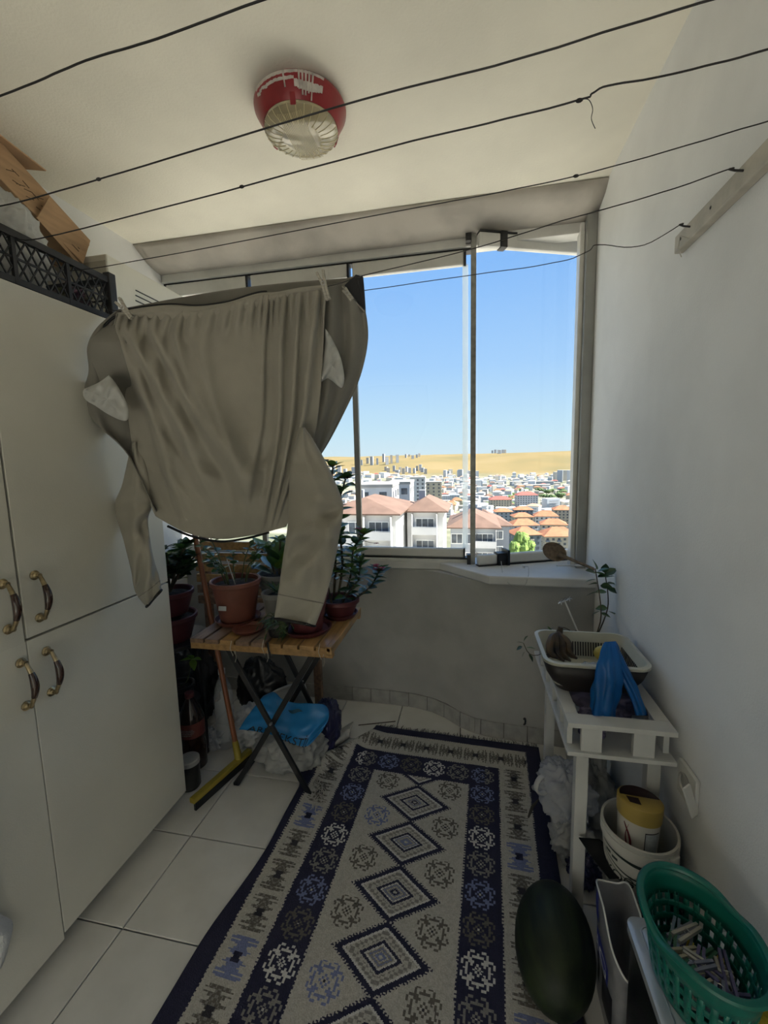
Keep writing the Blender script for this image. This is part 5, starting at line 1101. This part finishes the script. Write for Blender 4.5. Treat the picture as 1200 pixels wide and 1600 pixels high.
for k, (ex, ey, bow, dep) in enumerate(((872, 1029, -13, 0), (882, 1033, -11, .012), (892, 1033, -6, .024), (902, 1029, -1, .036), (888, 1020, -9, .05))):
    y0 = 1.385+dep; e = at(ex, ey, 'y', y0-.03); mid = at((874+ex)/2+bow, 1006, 'y', y0+.01); hh = at(874, 988, 'y', 1.455)
    MB().tube([poly1([hh, hh.lerp(mid, .5)+Vector((-.006, 0, .004)), mid, mid.lerp(e, .55)+Vector((-.012, 0, -.004)), e], q/14) for q in range(15)], [.004, .005, .007, .010, .0125, .0135, .014, .014, .0138, .0132, .0125, .011, .009, .005, .003], 7).build('banana', M['ban'], t)
MB().tube([hd+Vector((0, 0, -.004)), hd+Vector((.004, .002, .016))], [.011, .008], 8).build('crown', M['ban'], t)
tag(MB().sphere((.437, 1.47, .720), (.030, .024, .025), 24, 14).build('lemon', mat('lemon_skin', (.60, .47, .10), .5, var=.06, scale=60, bump=.3)), 'yellow lemon half hidden behind the blue bag in the tray', 'lemon')
t = thing('plastic_bottle', 'crushed clear ribbed bottle lying in the tray', 'bottle', (.40, 1.40, .69)); MB().lathe([(.012, 0), (.013, .015), (.022, .03)]+[(.022+.002*math.cos(k*1.4), .03+k*.006) for k in range(18)]+[(.018, .145), (.001, .147)], (.33, 1.385, .703), 20, Matrix.Rotation(PI/2, 3, 'Y')).build('body', mat('clear_bottle_film', (.70, .72, .74), .1, var=0, alpha=.45), t); MB().lathe([(.013, -.012), (.013, .004), (.001, -.012)], (.33, 1.385, .703), 14, Matrix.Rotation(PI/2, 3, 'Y')).build('cap', M['whitep'], t)
# blue carrier bag with tall knot, and purplish bags in the stand
M['blue2'] = mat('cobalt_film', (.012, .17, .52), .28, var=.08, scale=9, transl=.35, alpha=.93, bump=.3, bscale=40); M['lilac'] = mat('lilac_film', (.17, .15, .24), .3, var=.1, scale=9, transl=.2, alpha=.9, bump=.3, bscale=40)
t = thing('blue_bag', 'vivid blue plastic bag with a tall twisted top in the white stand', 'bag', (.40, 1.26, SZ0))
def outline_sheet(LPp, RPp, yc, thick, seed, m_, name, n=70, rows=50):
    LPp, RPp = V2(LPp), V2(RPp)
    def pt(u, v):
        a, b_ = poly1(LPp, v), poly1(RPp, v); an = 2*PI*u; c = (a+b_)/2; h_ = (b_-a)/2; w = 1+.22*nz(u*4+seed, v*5)+.10*math.sin(an*6+seed+v*5)-.16*abs(nz(u*9+seed, v*3))
        q = c+h_*math.cos(an)*w; return at(q.x, q.y, 'y', yc(v)-math.sin(an)*thick*w*(.3+.7*v))
    MB().grid(pt, n, rows, True).build(name, m_, t, ang=0, recalc=False)
outline_sheet([(945, 1003), (936, 1022), (930, 1050), (925, 1080), (922, 1118)], [(962, 1002), (970, 1025), (972, 1060), (968, 1090), (962, 1120)], lambda v: lerp(1.275, 1.25, v), .055, 3, M['blue2'], 'bag_body')
outline_sheet([(955, 1010), (962, 1035), (970, 1060), (982, 1085), (993, 1118)], [(964, 1006), (975, 1030), (990, 1058), (1001, 1085), (1011, 1118)], lambda v: lerp(1.28, 1.255, v), .03, 8, M['blue2'], 'bag_side')
bag('lilac_bag', 'dull lilac plastic bag filling the stand behind the blue bag', (.40, 1.345, SZ0), (.095, .10, .058), 31, M['lilac'], wr=.2); bag('lilac_bag', 'dull lilac bag at the front left of the stand tray', (.345, 1.235, SZ0), (.045, .045, .045), 35, M['lilac'], wr=.2)
# plant behind the tray
t = pot('potted_clusia', 'tall plant with round leaves in the corner behind the tray', (.44, 1.66, SZ0), .045, .058, .085, M['blkpot']); b0 = Vector((.45, 1.66, SZ0+.075))
def sprig(px, y0, y1, lvs, size, r=.0028):
    pts = [b0]+[at(x, y, 'y', lerp(y0, y1, k/max(1, len(px)-1))) for k, (x, y) in enumerate(px)]; stem(t, pts, r, r*.6)
    for (x, y, dx, dy) in lvs: p = at(x, y, 'y', y1); leaf(t, LR[rl.choice(('lf1', 'lf2', 'lf2'))], p, Vector((dx, rl.uniform(-.6, .2), -dy)), size*rl.uniform(.8, 1.15), rl.uniform(-.6, .6))
sprig([(938, 972), (938, 940), (932, 900), (930, 888)], 1.70, 1.72, [(932, 905, -1, .2), (934, 902, 1, -.2), (931, 895, -1, -.4), (934, 893, 1, -.6), (932, 890, -.3, -1), (936, 925, -1, .3), (938, 915, 1, -.1), (933, 912, -1, 0), (938, 955, -1, .5), (938, 958, 1, .2)], .046)
sprig([(947, 960), (950, 930), (945, 895)], 1.72, 1.74, [(945, 895, 0, -1), (946, 898, 1, -.7), (946, 903, 1, -.3), (948, 912, 1, 0), (949, 920, 1, .2), (948, 925, -1, 0), (950, 955, 1, .4), (949, 950, -1, .1), (945, 900, -1, -.5)], .044)
sprig([(900, 985), (850, 1020), (828, 1022), (818, 1005)], 1.66, 1.60, [(818, 1005, -1, -.3), (818, 1003, .4, -1), (816, 1010, -1, .6), (822, 1012, 1, -.2), (820, 1018, -.6, 1), (826, 1022, .6, .8)], .030, .002)
sprig([(890, 985), (878, 980)], 1.62, 1.60, [(862, 985, -1, -.2), (858, 984, 1, -.6), (860, 986, -.4, -1)], .026, .002)
t = thing('flower_stake', 'white stake topped with small white artificial flowers behind the tray', 'artificial flower', (.43, 1.66, SZ0+.075)); s0, s1 = Vector((.43, 1.66, SZ0+.07)), at(882, 938, 'y', 1.75)
MB().tube([s0, s0.lerp(s1, .5), s1], .003, 8).build('stake', M['whitep'], t); pm = leaf_mesh('petal', M['whitep'], .7, .1, .1, 4)
for c in (s1, at(889, 935, 'y', 1.75), at(876, 940, 'y', 1.75)):
    for k in range(5): leaf(t, pm, c, (math.cos(k*1.26), -.3, math.sin(k*1.26)), .014, 0, 'petal')
# ================================================================== BAGS UNDER THE STAND
b_ = bag('plastic_bag', 'clear crumpled bag with a pale looped handle under the stand front', (.335, 1.50, .10), (.10, .13, .10), 41, M['bagc'], wr=.20); 
bag('plastic_bag', 'lower knotted white bag spilling onto the rug edge', (.345, 1.42, 0), (.075, .085, .075), 44, M['bagw'], wr=.20); bag('plastic_bag', 'smoky full bag deep under the stand by the wall', (.44, 1.60, 0), (.10, .12, .15), 47, M['bagg'], wr=.2)
spout(b_, M['bagw'], at(850, 1225, 'y', 1.42), at(838, 1232, 'y', 1.40), .03, 2)
bag('navy_bag', 'dark navy bag on the floor beneath the white bags', (.36, 1.33, 0), (.05, .06, .05), 49, bpy.data.materials['navy_film'], wr=.2)
# ================================================================== BUCKET ON A BLACK BOX
t = thing('black_box', 'black plastic box lid carrying the white bucket', 'box', (.43, 1.15, 0)); MB().prism([(.405, 1.05), (.535, 1.04), (.535, 1.195), (.405, 1.19)], 0, .197).build('body', M['blackp'], t, smooth=False)
MB().prism([(.40, 1.045), (.535, 1.035), (.535, 1.20), (.40, 1.20)], .197, .205).build('lid', M['blackp'], t, smooth=False)
bc_ = Vector((.443, 1.135, .205)); t = thing('white_bucket', 'white printed plastic bucket standing on the black box', 'bucket', bc_); bh, br0, br1 = .195, .072, .088
MB().lathe([(br0, 0), (br1, bh-.03), (br1+.004, bh-.03), (br1+.004, bh-.012), (br1+.001, bh-.012), (br1+.003, bh), (br1-.003, bh), (br1-.005, bh-.03), (br0-.004, .005), (.001, .005)], bc_, 48).build('body', mat('white_bucket_plastic', (.58, .57, .52), .4, var=.03), t)
M['green_d'] = mat('dark_green_print', (.03, .045, .035), .5, var=.1)
def bsurf(a, z): r = lerp(br0, br1, z/(bh-.03))+.0008; return bc_+Vector((r*math.sin(a), -r*math.cos(a), z))
def band(a0, a1, za, zb, name, mt, n=30, wob=0.):
    m = MB(); m.grid(lambda u, v: bsurf(lerp(a0, a1, u), lerp(za(u), zb(u), v)), n, 2); return m.build(name, mt, t, ang=0)
band(-1.5, 1.0, lambda u: .148-.020*u, lambda u: .151-.006*u, 'printed_stripe', M['green_d']); band(-1.5, .8, lambda u: .128-.03*math.sin(PI*u), lambda u: .131-.028*math.sin(PI*u), 'printed_stripe', M['green_d'])
band(-1.5, .8, lambda u: .116-.03*math.sin(PI*u), lambda u: .118-.029*math.sin(PI*u), 'printed_stripe', M['green_d']); band(.2, .95, lambda u: .135, lambda u: .16, 'printed_block', M['green_d']); band(-1.5, 1.2, lambda u: .035, lambda u: .0365, 'printed_stripe', M['green_d'])
def on_bucket(body, size, a_c, z_c, mt):
    o = text_obj('lettering', body, size, Matrix.Identity(4), mt, t, 0); org = ORG[t.name]
    for v in o.data.vertices: w = v.co+org; p = bsurf(a_c+w.x/.08, z_c+w.y); v.co = p+Vector((p.x-bc_.x, p.y-bc_.y, 0)).normalized()*.0006-org
on_bucket('YOĞURT', .036, -.45, .082, M['green_d'])
for a0, a1, z0 in ((-1.35, -1.15, .128), (-1.1, -.9, .124), (-.05, .12, .122), (.16, .30, .120)): band(a0, a1, lambda u: z0, lambda u: z0+.008, 'printed_mark', M['green_d'], 6)
o = MB().box(bc_+Vector((.055, -.075, bh-.03)), (.030, .010, .035), Euler((0, 0, .6))).build('handle_lug', bpy.data.materials['white_bucket_plastic'], t, bevel=.003)
tag(MB().slab([at(x, y, 'y', yy) for x, y, yy in ((903, 1308, 1.185), (936, 1311, 1.17), (963, 1332, 1.13), (993, 1370, 1.075), (952, 1374, 1.085), (926, 1342, 1.13))], (.006, .012, -.012)).build('black_scoop', mat('matt_black', (.008, .008, .008), .9, var=0, spec=.2), smooth=False, bevel=.003), 'black pointed plastic piece wedged in front of the white bucket', 'plastic piece')
# tub inside the bucket
M['tubw'] = mat('tub_white', (.60, .58, .52), .4, var=.03); M['tuby'] = mat('tub_yellow_lid', (.50, .36, .09), .4, var=.06); M['tubb'] = mat('tub_brown', (.035, .014, .012), .4, var=.1)
tc_ = bc_+Vector((-.010, -.012, .058)); t2 = thing('food_tub', 'white tub with yellow and brown lid standing in the bucket', 'tub', tc_); RT = Matrix.Rotation(.06, 3, 'Y') @ Matrix.Rotation(-.10, 3, 'X')
MB().lathe([(.042, 0), (.052, .19), (.001, .19)], tc_, 36, RT).build('body', M['tubw'], t2)
MB().lathe([(.0528, .165), (.0545, .19), (.0545, .205), (.050, .208), (.001, .208)], tc_, 36, RT).build('lid', M['tuby'], t2)
m = MB(); m.add([RT @ Vector((.049*math.cos(a), .049*math.sin(a), .2088))+tc_ for a in [PI*.02+PI*.96*k/16 for k in range(17)]], [tuple(range(17))]); m.build('lid_print', M['tubb'], t2, smooth=False)
m = MB(); m.add([RT @ Vector((x, y, .2090))+tc_ for x, y in ((-.034, -.026), (-.008, -.032), (-.006, -.004), (-.036, -.002))], [(0, 1, 2, 3)]); m.build('lid_print', M['tubb'], t2, smooth=False)
def tubs(a, z): r = lerp(.042, .052, z/.19)+.0008; return RT @ Vector((r*math.sin(a), -r*math.cos(a), z))+tc_
M['darkred'] = mat('dark_red_print', (.14, .012, .02), .5, var=0)
for a0, ph in ((-1.05, 0), (-.80, PI)):
    MB().tube([tubs(a0+.28*math.sin(q*PI+ph)*.9+.25*q, .155-.085*q) for q in [k/16 for k in range(17)]], [.001+.0035*math.sin(PI*k/16) for k in range(17)], 6, flat=.3).build('ribbon_print', M['darkred'], t2)
MB().grid(lambda u, v: tubs(lerp(.0, .75, u), lerp(.06, .145, v)), 12, 4).build('label', mat('pale_blue_label', (.42, .45, .47), .6, var=.05, scale=120), t2, ang=0)
for (u0, u1, v0, v1) in ((-.02, .77, .146, .149), (-.04, .0, .06, .149)): m = MB(); m.grid(lambda u, v: tubs(lerp(u0, u1, u), lerp(v0, v1, v)), 10, 1); m.build('label_border', M['blackink'], t2, ang=0)
# ================================================================== PRINTED BAG
t = thing('printed_bag', 'open white plastic bag with blue print beside the watermelon', 'bag', (.365, 1.0, 0)); BGX0, BGX1, BGY0, BGY1, BGZ = .318, .395, .885, 1.08, .285
def pbag(u, v):
    a = 2*PI*u; sx, sy = math.cos(a), math.sin(a); ex = .5; px_ = abs(sx)**ex*(1 if sx > 0 else -1); py_ = abs(sy)**ex*(1 if sy > 0 else -1)
    k = 1-.18*(1-v)+.08*nz(u*6, v*5, 3)+.05*v*math.sin(a*4); z = BGZ*v*(1+.05*math.sin(a*2+1)*v)-(.05*v*v*max(0, -py_)); return Vector(((BGX0+BGX1)/2+px_*.040*k, (BGY0+BGY1)/2+py_*.095*k, max(.002, z)))
MB().grid(pbag, 60, 30, True).build('film', mat('white_bag_film', (.32, .32, .33), .3, var=.06, scale=14, transl=.3, bump=.3, bscale=40), t, ang=0, recalc=False)
MB().tube([pbag(k/60, 1.0) for k in range(60)], .0022, 6, closed=True).build('hem', M['whitep'], t)
M['blueink'] = mat('blue_print', (.03, .04, .25), .5, var=0)
def on_pbag(u0, u1, v0, v1, name, mt, lift=.0016):
    m = MB(); m.grid(lambda u, v: pbag(lerp(u0, u1, u), lerp(v0, v1, v))+Vector((-lift, 0, 0)), 8, 8); return m.build(name, mt, t, ang=0)
on_pbag(.40, .47, .72, .97, 'blue_print', M['blueink']); on_pbag(.44, .54, .48, .66, 'blue_print', M['blueink']); on_pbag(.50, .60, .15, .50, 'black_print', M['blackink']); on_pbag(.47, .49, .2, .5, 'black_print', M['blackink'])
o = text_obj('lettering', 'AG', 1.0, Matrix.Identity(4), M['whitep'], t, 0); org = ORG[t.name]; xs = [v.co.x+org.x for v in o.data.vertices]; ys = [v.co.y+org.y for v in o.data.vertices]
for v in o.data.vertices: a = (v.co.x+org.x-min(xs))/(max(xs)-min(xs)); c = (v.co.y+org.y-min(ys))/(max(ys)-min(ys)); p = pbag(lerp(.525, .455, 1-a), lerp(.50, .62, c)); v.co = p+Vector((-.003, 0, 0))-org
# ================================================================== BLACK APPLIANCE WITH METAL TOP, GREEN BASKET
t = thing('mini_oven', 'black appliance with a pale enamelled metal top by the right wall', 'appliance', (.43, .6, 0))
M['enam'] = mat('pale_enamel', (.50, .53, .55), .22, metal=.35, var=.05, scale=8); M['blackg'] = mat('black_gloss', (.012, .012, .013), .25, var=.05)
MB().box2((.334, .32, .012), (.536, .872, .385)).build('body', M['blackg'], t, smooth=False, bevel=.006)
rtub([rring(.325, .542, .31, .880, .385, .02), rring(.325, .542, .31, .880, .402, .02), rring(.332, .535, .317, .873, .404, .016)]).build('top', M['enam'], t)
rtub([rring(.345, .524, .33, .862, .4043, .012), rring(.352, .517, .337, .855, .4065, .012), rring(.355, .514, .340, .852, .4065, .012)]).build('raised_panel', M['enam'], t)
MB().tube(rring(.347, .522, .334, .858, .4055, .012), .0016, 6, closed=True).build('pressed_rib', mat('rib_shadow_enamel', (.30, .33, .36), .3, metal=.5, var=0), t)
for x in (.36, .51):
    for y in (.36, .83): MB().lathe([(.014, 0), (.016, .013)], (x, y, 0), 12).build('foot', M['blackp'], t)
gc = Vector((.408, .765, .4075)); M['grn'] = mat('green_plastic', (.004, .155, .115), .35, var=.05, transl=.1)
t = thing('peg_basket', 'green perforated oval basket of pegs on the metal top', 'basket', gc); GH = .128; ga0, gb0, ga1, gb1 = .064, .090, .081, .110; GR = Matrix.Rotation(.18, 3, 'Z')
def gs(a, k, off=0): 
    z = GH*k; w = 1
    return gc+GR @ Vector(((lerp(ga0, ga1, k)+off)*math.cos(a), (lerp(gb0, gb1, k)+off)*math.sin(a), z))
m = MB(); m.lathe([(1, .001), (.0005, .001)], gc, 40, None); m.v = [gc+GR @ Vector(((p.x-gc.x)*ga0, (p.y-gc.y)*gb0, .001)) for p in m.v]; m.build('base', M['grn'], t, solid=.002)
nA = 30; bands = ((0, .12), (.22, .32), (.42, .52), (.62, 1.0))
m = MB()
for (k0, k1) in bands:
    m.grid(lambda u, v: gs(2*PI*u, lerp(k0, k1, v)), 78, 3, True)
for k in range(nA):
    a = 2*PI*k/nA; m.grid(lambda u, v: gs(a+lerp(-.062, .062, u), lerp(.08, .66, v)), 2, 4)
m.build('wall', M['grn'], t, ang=0, solid=.0026, recalc=False)
def rimz(a): return .010*ridge(((a-.25+PI) % (2*PI))-PI, .25)+.010*ridge(((a-PI-.1+PI) % (2*PI))-PI, .25)
MB().tube([gs(2*PI*k/72, 1.0, .004)+Vector((0, 0, -rimz(2*PI*k/72))) for k in range(72)], .0075, 8, closed=True, flat=.75).build('rim', M['grn'], t)
pegm = [mat('peg_'+n_, c_, .5, var=.1) for n_, c_ in (('lilac', (.10, .09, .20)), ('clear', (.20, .21, .26)), ('cream', (.42, .38, .26)), ('green', (.05, .16, .09)), ('white', (.50, .48, .42)), ('yellow', (.55, .42, .02)), ('bluegrey', (.16, .22, .30)))]
names_ = ('dull lilac plastic peg', 'clear bluish plastic peg', 'cream wooden peg', 'dark green peg', 'white peg', 'yellow peg', 'grey blue peg')
spots_ = ('at the far end of the basket', 'in the middle of the basket', 'near the left side of the basket', 'by the right side of the basket', 'at the front of the basket')
rp_ = random.Random(3); K = 0
for lay in range(3):
    for k in range(14):
        a = rp_.uniform(0, 6.28); rr = rp_.uniform(.0, .72) if lay else rp_.uniform(0, .62); c = gc+GR @ Vector((rr*.062*math.cos(a), rr*.088*math.sin(a), .016+.016*lay+rp_.uniform(0, .006))); th = rp_.uniform(0, PI); dz = rp_.uniform(-.25, .3); d = Vector((math.cos(th), math.sin(th), dz)).normalized()*.034
        ci = (0, 1, 0, 3, 2, 4, 1, 6, 2, 0, 4, 3, 1, 5)[k]; sp = spots_[0] if c.y > gc.y+.045 else spots_[4] if c.y < gc.y-.05 else spots_[2] if c.x < gc.x-.02 else spots_[3] if c.x > gc.x+.025 else spots_[1]
        o = thing('clothes_peg', names_[ci]+' '+sp, 'clothes peg', c, 'pegs in the green basket'); s_ = d.cross(Vector((0, 0, 1))).normalized()
        for sg in (-1, 1): MB().bar(c-d+s_*sg*.007, c+d+s_*sg*.0035, .005, .008).build('prong', pegm[ci], o, smooth=False)
        MB().tube([c+s_*.006*math.cos(q)+Vector((0, 0, .006*math.sin(q))) for q in [2*PI*z/8 for z in range(8)]], .0011, 4, closed=True).build('spring', M['steel'], o)
p = at(1193, 1580, 'z', .43); t = thing('yellow_sponge', 'yellow sponge at the bottom right corner of the metal top', 'sponge', (p.x+.01, p.y-.01, .4068)); MB().box((p.x+.012, p.y-.012, .4068+.016), (.045, .06, .032), .5).build('foam', mat('yellow_foam', (.45, .32, .02), .9, var=.15, scale=60, bump=.8, bscale=90), t, bevel=.005)
